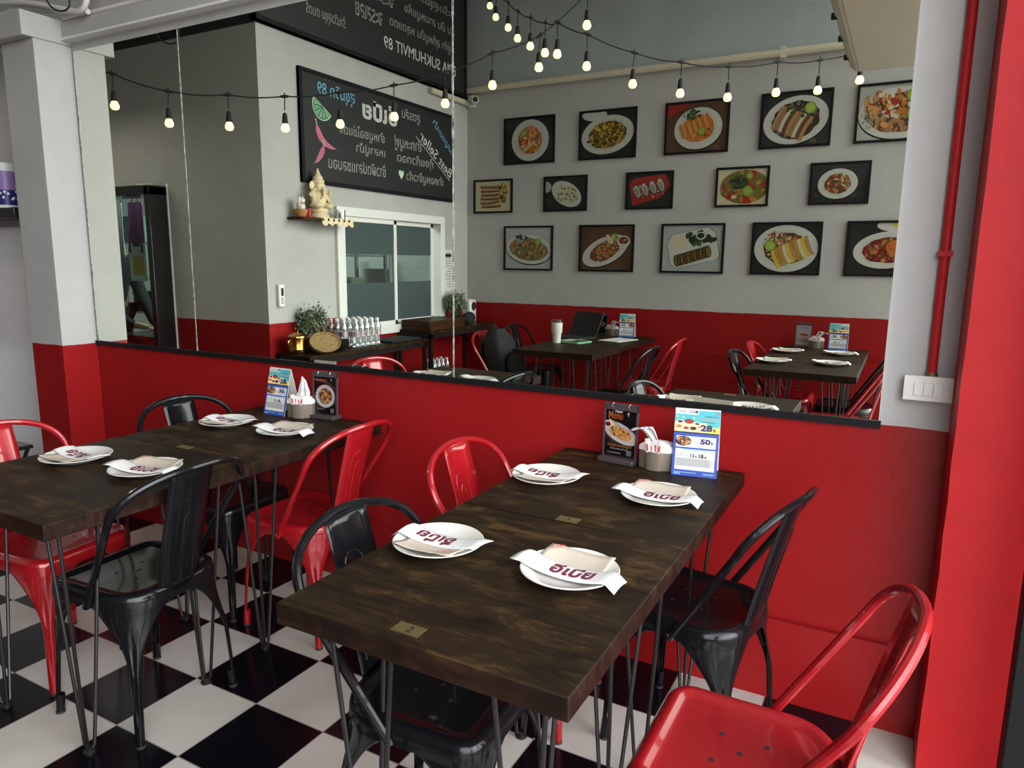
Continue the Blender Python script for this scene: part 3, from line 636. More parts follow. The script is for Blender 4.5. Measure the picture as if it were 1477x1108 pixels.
def clip_poly(pts, x0, y0, x1, y1):
    def cut(P, ins, inter):
        out = []
        for i in range(len(P)):
            a, b = P[i-1], P[i]
            if ins(b):
                if not ins(a): out.append(inter(a, b))
                out.append(b)
            elif ins(a): out.append(inter(a, b))
        return out
    def ix(v): return lambda a, b: (v, a[1]+(b[1]-a[1])*(v-a[0])/(b[0]-a[0]))
    def iy(v): return lambda a, b: (a[0]+(b[0]-a[0])*(v-a[1])/(b[1]-a[1]), v)
    P = pts
    for ins, it in ((lambda p: p[0] >= x0, ix(x0)), (lambda p: p[0] <= x1, ix(x1)), (lambda p: p[1] >= y0, iy(y0)), (lambda p: p[1] <= y1, iy(y1))):
        if P: P = cut(P, ins, it)
    return P
class Clip(MB):
    """Flat art cut to a rectangle."""
    R = None
    def poly(s, pts, m, z=0.0, M=None):
        if s.R: pts = clip_poly(list(pts), *s.R)
        return MB.poly(s, pts, m, z, M) if len(pts) > 2 else s

# ---------------------------------------------------------------- fifteen framed food photographs on the far wall
# position (x0, x1, z0, z1), label, background, plate (cx, cy, rx, ry, rot), food list
def lime(mb, M, k, x, y, r):
    mb.ell(x, y, r, r, I('dlime'), 0, lay(M, k)); mb.ell(x, y, r*0.85, r*0.85, I('lime'), 0, lay(M, k+0.3))
    for i in range(8):
        a = PI*i/4; mb.tube([lay(M, k+0.6) @ Vector((x, y, 0)), lay(M, k+0.6) @ Vector((x+r*0.75*math.cos(a), y+r*0.75*math.sin(a), 0))], 0.0005, I('cream'), 4)
def strips(mb, M, k, x, y, w, h, n, rot, cols, rnd, bend=0.1):
    c, q = math.cos(rot), math.sin(rot)
    for i in range(n):
        t = (i+0.5)/n-0.5; P = []
        for sgn in (1, -1):
            for j in range(7):
                u = (j/6-0.5)*(1 if sgn > 0 else -1); X = t*w+sgn*w/n*0.46; Y = u*h*rnd.uniform(0.9, 1.0); X += bend*h*(u*u)
                P.append((x+c*X-q*Y, y+q*X+c*Y))
        mb.poly(P, I(cols[i % len(cols)]), 0, lay(M, k+i*0.05))
def picture(x0, x1, z0, z1, label, bgc, paint):
    t = thing('framed_picture', label, 'picture', ((x0+x1)/2, RW, (z0+z1)/2), 0, 'framed food photographs'); hw, hh = (x1-x0)/2, (z1-z0)/2
    f = MB(); b_ = 0.018
    for lo, hi in (((-hw, 0, -hh), (hw, 0.02, -hh+b_)), ((-hw, 0, hh-b_), (hw, 0.02, hh)), ((-hw, 0, -hh+b_), (-hw+b_, 0.02, hh-b_)), ((hw-b_, 0, -hh+b_), (hw, 0.02, hh-b_))): f.box(lo, hi, 'board_rim')
    f.box((-hw, 0, -hh), (hw, 0.006, hh), 'board_rim'); f.build('frame', t)
    p = Clip(); p.R = (-hw+b_, -hh+b_, hw-b_, hh-b_); M = FR((0, 0.0065, 0), (1, 0, 0), (0, 0, 1)); M = M @ Matrix.Diagonal((1, 1, -1, 1)) if M.to_3x3() @ Vector((0, 0, 1)) != Vector((0, 1, 0)) else M
    p.rect(-hw, -hh, hw, hh, I(bgc), 0, M); paint(p, M, hw-b_, hh-b_, random.Random(int(1000*(x0+5)))); p.build('photo_print', t)
    MB().box((-hw+b_, 0.0135, -hh+b_), (hw-b_, 0.0145, hh-b_), 'picture_glass').build('glass', t)
glassy('picture_glass', (0.95, 0.96, 0.95), 0.0, 0.01)
def dish(cx, cy, rx, ry, rot, frx, fry, cols, n, extra=None, base='brown', s=(0.006, 0.02), rim='white'):
    def f(p, M, W, H, rnd):
        p.ell(cx*W, cy*H-0.008, rx*W*1.02, ry*H*1.03, I('black'), 0, lay(M, 1), rot, 40); p.ell(cx*W, cy*H, rx*W, ry*H, I(rim), 0, lay(M, 2), rot, 44); p.ell(cx*W, cy*H, rx*W*0.78, ry*H*0.78, I('lgrey'), 0, lay(M, 2.3), rot, 40); p.ell(cx*W, cy*H, rx*W*0.76, ry*H*0.76, I(rim), 0, lay(M, 2.6), rot, 40)
        p.ell(cx*W, cy*H, frx*W, fry*H, I(base), 0, lay(M, 3), rot, 36, 0.04, rnd); blobs(p, M, 4, cx*W, cy*H, frx*W*0.93, fry*H*0.93, cols, n, rnd, s[0], s[1], rot)
        if extra: extra(p, M, W, H, rnd)
    return f
top, mid, bot = (2.318, 2.745), (1.868, 2.190), (1.316, 1.740)
picture(-3.517, -2.978, *top, 'framed photo of mixed seafood salad on a round plate, by the security camera', 'dark', dish(0.04, 0, 0.78, 0.96, 0.1, 0.5, 0.66, ['yellow','orange','pink','red','tan','cream','brown'], 120, lambda p, M, W, H, r: lime(p, M, 14, -0.22*W, 0.35*H, 0.036), 'orange'))
picture(-2.733, -2.187, *top, 'framed photo of a golden crispy omelette mound on an oval white plate', 'dark', dish(0.0, -0.02, 0.98, 0.84, 0.15, 0.72, 0.58, ['gold','yellow','olive','gold','brown'], 170, lambda p, M, W, H, r: (p.ell(-0.5*W, 0.88*H, 0.12, 0.05, I('white'), 0, lay(M, 1.5)), blobs(p, M, 15, -0.35*W, -0.25*H, 0.12, 0.05, ['dbrown','brown','olive'], 25, r, 0.008, 0.02)), 'brown', (0.006, 0.022)))
def salmon(p, M, W, H, r):
    p.poly([(-W, H), (-0.2*W, H), (-W, 0.45*H)], I('red'), 0, lay(M, 0.6)); strips(p, M, 14, -0.05*W, 0.05*H, 0.26, 0.12, 11, 0.35, ['orange','lorange'], r); blobs(p, M, 15, -0.15*W, 0.5*H, 0.07, 0.04, ['dgreen','green'], 18, r, 0.008, 0.02); lime(p, M, 17, 0.18*W, -0.18*H, 0.034)
picture(-1.932, -1.391, *top, 'framed photo of sliced salmon with lime on a round plate, red corner behind', 'brown', dish(0.05, -0.05, 0.80, 0.86, 0.1, 0.54, 0.56, ['orange','lorange','green','red','tan'], 80, salmon, 'orange'))
def duck(p, M, W, H, r): strips(p, M, 14, -0.12*W, -0.12*H, 0.26, 0.2, 9, -0.45, ['tan','meat','cream','dmeat'], r, 0.2); blobs(p, M, 15, 0.1*W, 0.35*H, 0.12, 0.06, ['dbrown','green','grey'], 40, r, 0.006, 0.018); lime(p, M, 18, 0.42*W, 0.40*H, 0.044)
picture(-1.146, -0.612, *top, 'framed photo of sliced meat strips in dark sauce with a lime half', 'dark', dish(0.0, -0.02, 0.98, 0.92, 0.2, 0.72, 0.72, ['dbrown','brown','dmeat','grey'], 110, duck, 'dbrown'))
def fried(p, M, W, H, r): blobs(p, M, 15, -0.1*W, 0.35*H, 0.2, 0.09, ['lorange','orange','tan','cream','red'], 60, r, 0.012, 0.034); blobs(p, M, 16, -0.65*W, -0.15*H, 0.08, 0.09, ['shell','lgrey','tan','grey'], 70, r, 0.004, 0.009); lime(p, M, 19, 0.45*W, 0.55*H, 0.05); lime(p, M, 19, 0.5*W, -0.1*H, 0.055)
picture(-0.447, 0.09, *top, 'framed photo of fried seafood with two limes, cut off by the mirror edge', 'lgrey', dish(0.1, -0.05, 1.1, 0.95, 0.0, 0.92, 0.72, ['orange','brown','tan','meat','lorange'], 120, fried, 'brown', (0.01, 0.03)))
def pork(p, M, W, H, r):
    for i in range(6): strips(p, M, 2+i, -0.12*W+r.uniform(-0.01, 0.01), (0.62-0.26*i)*H, 0.030, 0.24, 2, PI/2+r.uniform(-0.05, 0.12), ['dmeat','tan'], r, 0.08)
    blobs(p, M, 9, 0.55*W, 0.15*H, 0.05, 0.10, ['olive','brown','gold'], 50, r, 0.006, 0.02)
picture(-3.858, -3.420, *mid, 'framed photo of stacked grilled pork slices on a pale ground', 'cream', pork)
def rolls(p, M, W, H, r):
    p.ell(-0.95*W, 0.45*H, 0.05, 0.05, I('lgrey'), 0, lay(M, 1))
    for i in range(26):
        a = r.uniform(0, 2*PI); d = math.sqrt(r.random()); x, y = 0.06*W+0.5*W*d*math.cos(a), -0.02*H+0.45*H*d*math.sin(a); s = r.uniform(0.016, 0.026); p.ell(x, y, s, s*0.85, I('cream'), 0, lay(M, 8+i*0.2), n=14); p.ell(x, y, s*0.7, s*0.55, I('shell'), 0, lay(M, 8.1+i*0.2), n=12); p.ell(x, y, s*0.4, s*0.3, I('olive'), 0, lay(M, 8.15+i*0.2), n=10)
picture(-3.082, -2.639, *mid, 'framed photo of pale dumpling rings on an oval plate, second row', 'dark', dish(0.06, -0.02, 0.8, 0.72, -0.5, 0.6, 0.5, ['cream','shell','lgrey'], 30, rolls, 'cream'))
def oysters(p, M, W, H, r):
    p.poly([(-0.95*W, 0.45*H), (-0.7*W, 0.75*H), (0.7*W, 0.95*H), (0.95*W, 0.3*H), (0.55*W, -0.45*H), (-0.75*W, -0.9*H)], I('red'), 0, lay(M, 1)); blobs(p, M, 2, 0, 0, 0.8*W, 0.45*H, ['shell','dred','lgrey','red'], 110, r, 0.004, 0.012)
    for i in range(4): x = (-0.55+0.36*i)*W; y = (-0.05+0.12*i)*H; p.ell(x, y, 0.03, 0.062, I('dark'), 0, lay(M, 12), 0.35); p.ell(x, y, 0.026, 0.056, I('lgrey'), 0, lay(M, 12.4), 0.35); p.ell(x, y-0.008, 0.017, 0.038, I('shell'), 0, lay(M, 12.8), 0.35)
picture(-2.266, -1.835, *mid, 'framed photo of four oysters on a red tray of ice', 'dark', oysters)
def soup(p, M, W, H, r): p.ell(0.1*W, 0, 1.0*W, 0.95*H, I('olive'), 0, lay(M, 1)); blobs(p, M, 2, 0, 0, 0.9*W, 0.85*H, ['meat','orange','olive','gold','red'], 60, r, 0.015, 0.035); blobs(p, M, 12, -0.1*W, 0.25*H, 0.07, 0.05, ['dgreen','green'], 30, r, 0.01, 0.025); lime(p, M, 16, 0.25*W, -0.25*H, 0.045); lime(p, M, 16, 0.3*W, 0.6*H, 0.03); p.ell(-0.3*W, -0.55*H, 0.022, 0.016, I('cream'), 0, lay(M, 16))
picture(-1.474, -1.044, *mid, 'framed photo of green curry-like soup with lime and herbs', 'cream', soup)
picture(-0.738, -0.305, *mid, 'framed photo of stir-fry on a small round plate, second row by the mirror edge', 'dark', dish(-0.06, -0.02, 0.72, 0.80, 0.05, 0.48, 0.54, ['orange','brown','red','cream','olive','tan'], 90, None, 'brown', (0.006, 0.016)))
def mussel(p, M, W, H, r): blobs(p, M, 15, -0.3*W, 0.5*H, 0.08, 0.03, ['grey','lgrey','dark'], 20, r, 0.008, 0.02); lime(p, M, 17, 0.42*W, 0.3*H, 0.034)
picture(-3.508, -2.976, *bot, 'framed photo of glass noodle salad in a white oval bowl, lowest row by the corner', 'cardgrey', dish(0.02, -0.05, 1.0, 0.72, -0.12, 0.85, 0.55, ['red','pink','green','shell','tan','orange','grey'], 130, mussel, 'olive'))
def rice(p, M, W, H, r): p.ell(0.68*W, 0.32*H, 0.062, 0.052, I('white'), 0, lay(M, 14)); p.ell(0.68*W, 0.36*H, 0.046, 0.032, I('dred'), 0, lay(M, 15)); blobs(p, M, 15.5, 0.68*W, 0.36*H, 0.03, 0.02, ['red','cream'], 12, r, 0.004, 0.008); blobs(p, M, 12, 0.22*W, 0.45*H, 0.07, 0.04, ['lime','cream','red'], 22, r, 0.012, 0.025)
picture(-2.703, -2.170, *bot, 'framed photo of fried rice on a leaf-shaped plate with a sauce cup', 'brown', dish(-0.05, -0.12, 0.95, 0.62, 0.42, 0.62, 0.42, ['tan','orange','brown','gold','red'], 170, rice, 'brown', (0.005, 0.014)))
def tray(p, M, W, H, r):
    P = [(-0.85*W, 0.2*H), (-0.7*W, 0.6*H), (0.5*W, 0.92*H), (0.75*W, 0.7*H), (0.92*W, -0.3*H), (0.8*W, -0.5*H), (-0.5*W, -0.88*H), (-0.72*W, -0.7*H)]; p.poly([(x*1.03, y*1.03) for x, y in P], I('grey'), 0, lay(M, 1)); p.poly(P, I('white'), 0, lay(M, 1.5)); blobs(p, M, 3, -0.42*W, 0.25*H, 0.07, 0.05, ['cream','peach'], 40, r, 0.008, 0.02); blobs(p, M, 4, 0.25*W, 0.45*H, 0.12, 0.05, ['dgreen','green'], 26, r, 0.015, 0.035); p.ell(0.28*W, 0.55*H, 0.04, 0.034, I('white'), 0, lay(M, 14)); p.ell(0.28*W, 0.56*H, 0.031, 0.024, I('dgreen'), 0, lay(M, 14.5))
    for i in range(11): x = (-0.5+0.105*i)*W; y = (-0.55+0.042*i)*H; p.ell(x, y, 0.028, 0.052, I('dbrown'), 0, lay(M, 8+0.4*i), 0.2); p.ell(x+0.003, y, 0.021, 0.043, I('dmeat' if i % 2 else 'olive'), 0, lay(M, 8.2+0.4*i), 0.2)
picture(-1.921, -1.372, *bot, 'framed photo of a white tray with sliced sausage, herbs and dip', 'cardgrey', tray)
def cutlet(p, M, W, H, r): strips(p, M, 14, 0.18*W, -0.15*H, 0.3, 0.17, 10, 0.4, ['yellow','tan','gold','cream'], r, 0.25); blobs(p, M, 15, -0.25*W, 0.42*H, 0.1, 0.05, ['red','cream','pink','green'], 40, r, 0.006, 0.018); lime(p, M, 18, -0.48*W, 0.12*H, 0.045)
picture(-1.150, -0.612, *bot, 'framed photo of a sliced golden fillet with lime, lowest row', 'dark', dish(0.0, 0.0, 0.98, 0.97, 0.0, 0.68, 0.66, ['brown','tan','orange','cream','olive'], 110, cutlet, 'brown'))
def crab(p, M, W, H, r): p.ell(0.4*W, 0.9*H, 0.16, 0.05, I('white'), 0, lay(M, 1.2)); p.ell(0.5*W, 0.93*H, 0.08, 0.03, I('yellow'), 0, lay(M, 1.5)); p.ell(0.35*W, 0.05*H, 0.075, 0.06, I('orange'), 0, lay(M, 15)); blobs(p, M, 16, 0.35*W, 0.05*H, 0.06, 0.045, ['red','orange'], 30, r, 0.004, 0.010)
picture(-0.437, 0.10, *bot, 'framed photo of chilli crab on an oval plate, cut off by the mirror edge', 'dark', dish(0.1, -0.05, 0.95, 0.72, 0.1, 0.68, 0.5, ['red','dred','orange','brown','olive','tan'], 120, crab, 'dred'))

# ---------------------------------------------------------------- chalkboards
def board(name, label, y0, y1, z0, z1, dep):
    t = thing(name, label, 'chalkboard', (XW, (y0+y1)/2, (z0+z1)/2)); hw, hh = (y1-y0)/2, (z1-z0)/2
    MB().box((0, -hw, -hh), (dep, hw, hh), 'board_black').build('panel', t)
    f = MB(); q = 0.028
    for lo, hi in (((0, -hw, -hh), (dep+0.008, hw, -hh+q)), ((0, -hw, hh-q), (dep+0.008, hw, hh)), ((0, -hw, -hh+q), (dep+0.008, -hw+q, hh-q)), ((0, hw-q, -hh+q), (dep+0.008, hw, hh-q))): f.box(lo, hi, 'board_rim')
    f.build('frame', t); return t, FR((dep+0.0012, 0, 0), (0, 1, 0), (0, 0, 1)), (y0+y1)/2, (z0+z1)/2
t, M, yc, zc = board('chalkboard', 'framed chalkboard of best sellers with lime and chillies above the serving window', -3.685, -1.685, 1.958, 2.757, 0.02)
def put(body, ya, zb, yb, h, m, bold=0.0, shear=0.0, Mx=None):
    """Text from room depth ya to yb (running towards the mirror), baseline height zb."""
    g = MB().text(body, -ya-yc, zb-zc, h, m, 0, Mx or M, bold, w=(ya-yb), shear=shear); return g.build('chalk_lettering', t)
put('สุขุมวิท 89', 2.281, 2.575, 1.871, 0.118, 'chalk_blue', 0.006)
put('อีเปีย', 2.815, 2.515, 2.368, 0.155, 'chalk_white', 0.035)
put('สูตรลับ', 3.148, 2.580, 2.881, 0.110, 'chalk_grey', 0.006)
put('ยำหมูยอไข่แดง', 2.641, 2.335, 2.094, 0.110, 'chalk_grey', 0.006)
put('เหลาปูม้า', 2.646, 2.225, 2.284, 0.100, 'chalk_grey', 0.006)
put('ข้าวผัดปลาแซลมอน', 2.65, 2.085, 1.963, 0.103, 'chalk_grey', 0.006)
put('ยำกะหมูฟู', 3.163, 2.325, 2.774, 0.130, 'chalk_grey', 0.006)
put('กุ้งแก้วทอด', 3.346, 2.210, 2.807, 0.112, 'chalk_grey', 0.006)
put('ยำคอหมูข้าวคั่ว', 3.506, 2.070, 2.934, 0.108, 'chalk_grey', 0.006)
Md = M @ Matrix.Translation((-3.61-yc, 2.165-zc, 0)) @ Matrix.Rotation(0.55, 4, 'Z')
g = MB().text('Best Seller', 0, 0.014, 0.088, 'chalk_white', 0, Md, 0.006, w=0.57); g.rect(-0.01, -0.008, 0.62, -0.002, 'chalk_white', 0, Md); g.build('chalk_lettering', t)
Md = M @ Matrix.Translation((-3.643-yc, 2.375-zc, 0)) @ Matrix.Rotation(0.66, 4, 'Z'); MB().text('เมนูแนะนำ', 0, 0, 0.085, 'chalk_blue', 0, Md, 0.004, w=0.40).build('chalk_lettering', t)
d = MB(); hx, hz = -2.862-yc, 2.135-zc; d.poly([(hx+0.036*math.sin(a)**3, hz+0.044*(13*math.cos(a)-5*math.cos(2*a)-2*math.cos(3*a)-math.cos(4*a))/16) for a in [2*PI*i/30 for i in range(30)]], 'chalk_pale_green', 0, M); d.build('heart_drawing', t)
d = MB(); lx, lz = -1.918-yc, 2.525-zc; rot = 0.53; c_, s_ = math.cos(rot), math.sin(rot); Rr = lambda x, y: (lx+c_*x*0.78-s_*y*0.78, lz+s_*x*0.78+c_*y*0.78)
d.poly([Rr(0.135*math.cos(PI+PI*i/20), 0.135*math.sin(PI+PI*i/20)) for i in range(21)], 'chalk_pale_green', 0, M)
d.poly([Rr(0.120*math.cos(PI+PI*i/20), 0.120*math.sin(PI+PI*i/20)-0.006) for i in range(21)], 'board_black', 0.0004, M)
for i in range(6):
    a0, a1 = PI+PI*(i+0.08)/6, PI+PI*(i+0.92)/6; d.poly([Rr(0.012*math.cos((a0+a1)/2), 0.012*math.sin((a0+a1)/2)-0.006)]+[Rr(0.112*math.cos(a0+(a1-a0)*k/5), 0.112*math.sin(a0+(a1-a0)*k/5)-0.006) for k in range(6)], 'chalk_green', 0.0008, M)
d.build('lime_drawing', t)
def chilli(pts, wd):
    d = MB(); Pu = []; Pl = []
    for i, (y, z) in enumerate(pts):
        k = i/(len(pts)-1); w_ = wd*(math.sin(PI*min(k*1.15+0.12, 1))**0.8 if k < 0.86 else 0.25*(1-k)/0.14+0.02)
        a = pts[max(i-1, 0)]; b_ = pts[min(i+1, len(pts)-1)]; dx, dz = b_[0]-a[0], b_[1]-a[1]; L = math.hypot(dx, dz); Pu.append((-y-yc+dz/L*w_, z-zc+dx/L*w_)); Pl.append((-y-yc-dz/L*w_, z-zc-dx/L*w_))
    d.add([(p[0], p[1], 0) for p in Pu+Pl], [(i, i+1, len(Pu)+i+1, len(Pu)+i) for i in range(len(Pu)-1)], 'chalk_pink', False, M)
    y, z = pts[0]; d.tube([M @ Vector((-y-yc, z-zc, 0.001)), M @ Vector((-y-yc+0.012, z-zc+0.05, 0.001))], 0.005, 'chalk_white', 6); d.build('chilli_drawing', t)
chilli([(1.850, 2.375), (1.862, 2.345), (1.885, 2.30), (1.935, 2.258), (2.010, 2.236), (2.06, 2.233), (2.099, 2.236)], 0.027)
chilli([(1.915, 2.232), (1.905, 2.205), (1.885, 2.172), (1.850, 2.13), (1.81, 2.10), (1.768, 2.083)], 0.024)
t, M, yc, zc = board('sign_board', 'large black chalk sign with the street address, hung over the chalkboard wall', -3.86, -1.29, 2.955, 3.95, 0.05)
put('EPIA SUKHUMVIT 89', 3.68, 3.105, 2.62, 0.092, 'chalk_white', 0.008)
for k, (a, b_, z, s_) in enumerate([(3.66, 2.70, 3.275, 'อยู่ก้ำ สุกี้หมูปิ้น หลุดแดด'), (2.60, 2.28, 3.255, 'จะรสเลย'), (2.16, 1.75, 3.10, 'ร้านวิวสุขุม ดนตรี'), (3.66, 2.90, 3.43, 'ส้ม ปั้น ลาบหมูแห้ง'), (2.75, 1.9, 3.40, 'จะระทวย หมูกระทะ'), (3.66, 2.0, 3.58, 'จะรับสุขุมวิท แกงเผ็ดหมู ปลาทอด')]): put(s_, a, z, b_, 0.105, 'chalk_grey', 0.004)
pipe('conduit', 'cream conduit running along the picture wall above the framed photographs', [(-3.93, RW+0.042, 3.035), (0.13, RW+0.042, 3.035)], 0.030, 'conduit_cream'); o = [x for x in COL.objects if x.name.startswith('conduit')][-1]
cl = MB()
cl.box((-1.02, RW, 2.995), (-0.98, RW+0.066, 3.075), 'conduit_cream'); cl.build('pipe_clip', o)
pipe('conduit', 'short cream conduit under the black sign, beside the corner of the room', [(XW+0.03, -3.93, 2.915), (XW+0.03, -3.30, 2.915)], 0.026, 'conduit_cream')

# ---------------------------------------------------------------- serving window, notice, remote, shelf, camera
t = thing('sliding_window', 'white aluminium sliding service window with dark frosted bands', 'window', (XW, (WY0+WY1)/2, (WZ0+WZ1)/2)); hw, hh = (WY1-WY0)/2, (WZ1-WZ0)/2
f = MB(); q = 0.05
for lo, hi in (((-0.10, -hw-0.02, -hh-0.02), (0.03, hw+0.02, -hh+q)), ((-0.10, -hw-0.02, hh-q), (0.03, hw+0.02, hh+0.02)), ((-0.10, -hw-0.02, -hh+q), (0.03, -hw+q, hh-q)), ((-0.10, hw-q, -hh+q), (0.03, hw+0.02, hh-q))): f.box(lo, hi, 'white_trim')
f.build('outer_frame', t, bevel=0.003)
for (a, b_, x) in ((-0.02, hw-q, 0.0), (-hw+q+0.06, 0.03, -0.03)):
    s_ = MB(); e_ = 0.038; z0, z1 = -hh+q, hh-q
    for lo, hi in (((x-0.012, a, z0), (x+0.012, b_, z0+e_)), ((x-0.012, a, z1-e_), (x+0.012, b_, z1)), ((x-0.012, a, z0), (x+0.012, a+e_, z1)), ((x-0.012, b_-e_, z0), (x+0.012, b_, z1))): s_.box(lo, hi, 'white_trim')
    so = s_.build('sash', t, bevel=0.002)
    MB().box((x-0.003, a+e_, z0+e_), (x+0.003, b_-e_, z1-e_), 'pane_glass').build('pane', so)
    fl = MB(); fl.box((x+0.0032, a+e_, z0+e_), (x+0.004, b_-e_, -0.08), 'film_teal'); fl.box((x+0.0032, a+e_, 0.155), (x+0.004, b_-e_, z1-e_), 'film_teal'); fl.build('frosted_film', so)
t = thing('paper_notice', 'white printed notice taped beside the service window', 'notice', (XW+0.001, -3.615, 1.305)); MB().box((0, -0.07, -0.20), (0.001, 0.07, 0.20), 'paper_white').build('sheet', t)
g = MB(); M = FR((0.0016, 0, 0), (0, 1, 0), (0, 0, 1)); rnd = random.Random(5)
for i in range(14): L = rnd.uniform(0.05, 0.11); g.rect(-0.055, 0.165-0.025*i, -0.055+L, 0.172-0.025*i, 'print_grey', 0, M)
g.rect(-0.05, 0.13, 0.05, 0.16, 'print_dark', 0, M); g.build('printing', t)
t = thing('remote_control', 'cream remote control in a holder on the chalkboard wall', 'remote', (XW, -1.437, 1.14))
MB().box((0, -0.028, -0.08), (0.026, 0.028, 0.08), 'off_white').build('case', t, bevel=0.006); MB().box((0.0262, -0.016, 0.0), (0.027, 0.008, 0.055), 'ink_black').build('display', t); b_ = MB()
for i in range(3): b_.box((0.0262, -0.012, -0.055+0.016*i), (0.028, 0.010, -0.047+0.016*i), 'print_grey')
b_.build('buttons', t)
t = thing('wall_shelf', 'small wooden shelf with cream cloth edge holding figurines', 'shelf', (XW, -1.80, 1.70))
MB().box((0, -0.26, -0.02), (0.16, 0.26, 0), 'wood_box').build('board', t, bevel=0.002); MB().grid(lambda u, v: (0.163+0.006*math.sin(u*38), -0.262+0.34*u, 0.004-(0.05+0.01*math.sin(u*30))*v), 40, 4, 'statue_cream').build('lace_edging', t)
t = thing('figurine', 'cream ornate seated deity figurine on the wooden shelf', 'statue', (XW+0.08, -1.78, 1.70))
s_ = MB(); s_.lathe([(0.075, 0), (0.078, 0.02), (0.06, 0.035), (0.07, 0.05), (0.066, 0.07), (0, 0.07)], 'statue_cream', 24); s_.build('pedestal', t)
s_ = MB(); s_.ball((0, 0, 0.135), (0.055, 0.062, 0.075), 'statue_cream'); s_.ball((0.01, 0, 0.225), (0.042, 0.042, 0.045), 'statue_cream')
for sg in (-1, 1): s_.ball((0.03, sg*0.055, 0.09), (0.055, 0.04, 0.026), 'statue_cream'); s_.tube([(0, sg*0.05, 0.18), (0.02, sg*0.095, 0.165), (0.045, sg*0.075, 0.21)], [0.02, 0.017, 0.013], 'statue_cream'); s_.tube([(0, sg*0.05, 0.17), (0.035, sg*0.08, 0.12), (0.06, sg*0.05, 0.13)], [0.02, 0.016, 0.012], 'statue_cream'); s_.ball((-0.005, sg*0.052, 0.232), (0.010, 0.030, 0.034), 'statue_cream')
s_.tube([(0.045, 0, 0.22), (0.065, 0.004, 0.19), (0.066, 0.014, 0.155), (0.055, 0.03, 0.14)], [0.017, 0.014, 0.010, 0.007], 'statue_cream'); s_.build('figure_body', t)
s_ = MB(); s_.lathe([(0.045, 0.255), (0.047, 0.27), (0.034, 0.285), (0.036, 0.295), (0.022, 0.312), (0.012, 0.335), (0.004, 0.36), (0, 0.362)], 'statue_cream', 20); s_.build('crown_ornament', t)
t = thing('votive_cup', 'dark red votive glass in front of the cream figurine', 'candle holder', (XW+0.115, -1.64, 1.70)); MB().lathe([(0.022, 0), (0.027, 0.06), (0.025, 0.06), (0.02, 0.006), (0, 0.006)], 'candle_red', 18).build('cup', t)
t = thing('candle_glass', 'clear glass with white candle at the end of the wooden shelf', 'candle holder', (XW+0.10, -2.00, 1.70)); MB().lathe([(0.03, 0), (0.033, 0.075), (0.031, 0.075), (0.028, 0.005), (0, 0.005)], 'bottle_plastic', 18).build('glass', t); MB().lathe([(0.024, 0.006), (0.024, 0.05), (0, 0.05)], 'paper_white', 18).build('candle', t)
t = thing('offering_basket', 'small terracotta bowl with white cat-like ornament on the shelf end', 'ornament', (XW+0.08, -1.60, 1.70)); MB().lathe([(0.03, 0), (0.045, 0.02), (0.052, 0.055), (0.047, 0.055), (0.04, 0.02), (0, 0.012)], 'terracotta', 20).build('bowl', t)
s_ = MB(); s_.ball((0, 0, 0.07), (0.035, 0.032, 0.035), 'porcelain'); s_.ball((0.008, 0, 0.115), (0.027, 0.027, 0.024), 'porcelain')
for sg in (-1, 1): s_.lathe([(0.011, 0.0), (0, 0.022)], 'porcelain', 8, Matrix.Translation((0.004, sg*0.017, 0.130)))
s_.tube([(0.01, 0.03, 0.08), (0.02, 0.036, 0.11), (0.02, 0.032, 0.135)], 0.009, 'porcelain'); s_.build('ornament', t); MB().tube([(0.026*math.cos(a), 0.024*math.sin(a), 0.096) for a in [2*PI*i/16 for i in range(16)]], 0.004, 'ink_red', 6, True).build('collar', t)
t = thing('security_camera', 'small white bullet security camera high in the corner of the picture wall', 'camera', (-3.86, RW+0.01, 2.93))
MB().box((-0.06, -0.01, -0.05), (0.02, 0.02, 0.06), 'white_trim').build('junction_box', t, bevel=0.006); MB().tube([(0, 0.02, 0), (0.04, 0.05, 0)], 0.012, 'white_trim').build('bracket', t)
M = FR((0.035, 0.045, -0.005), (0, 0, 1), (0.8, -0.6, 0)); MB().lathe([(0, -0.01), (0.03, -0.01), (0.034, 0.0), (0.034, 0.09), (0.030, 0.092)], 'white_trim', 20, M).build('housing', t); MB().lathe([(0, 0.086), (0.031, 0.086), (0.031, 0.0915), (0.018, 0.093), (0, 0.097)], 'ink_black', 20, M).build('lens', t)
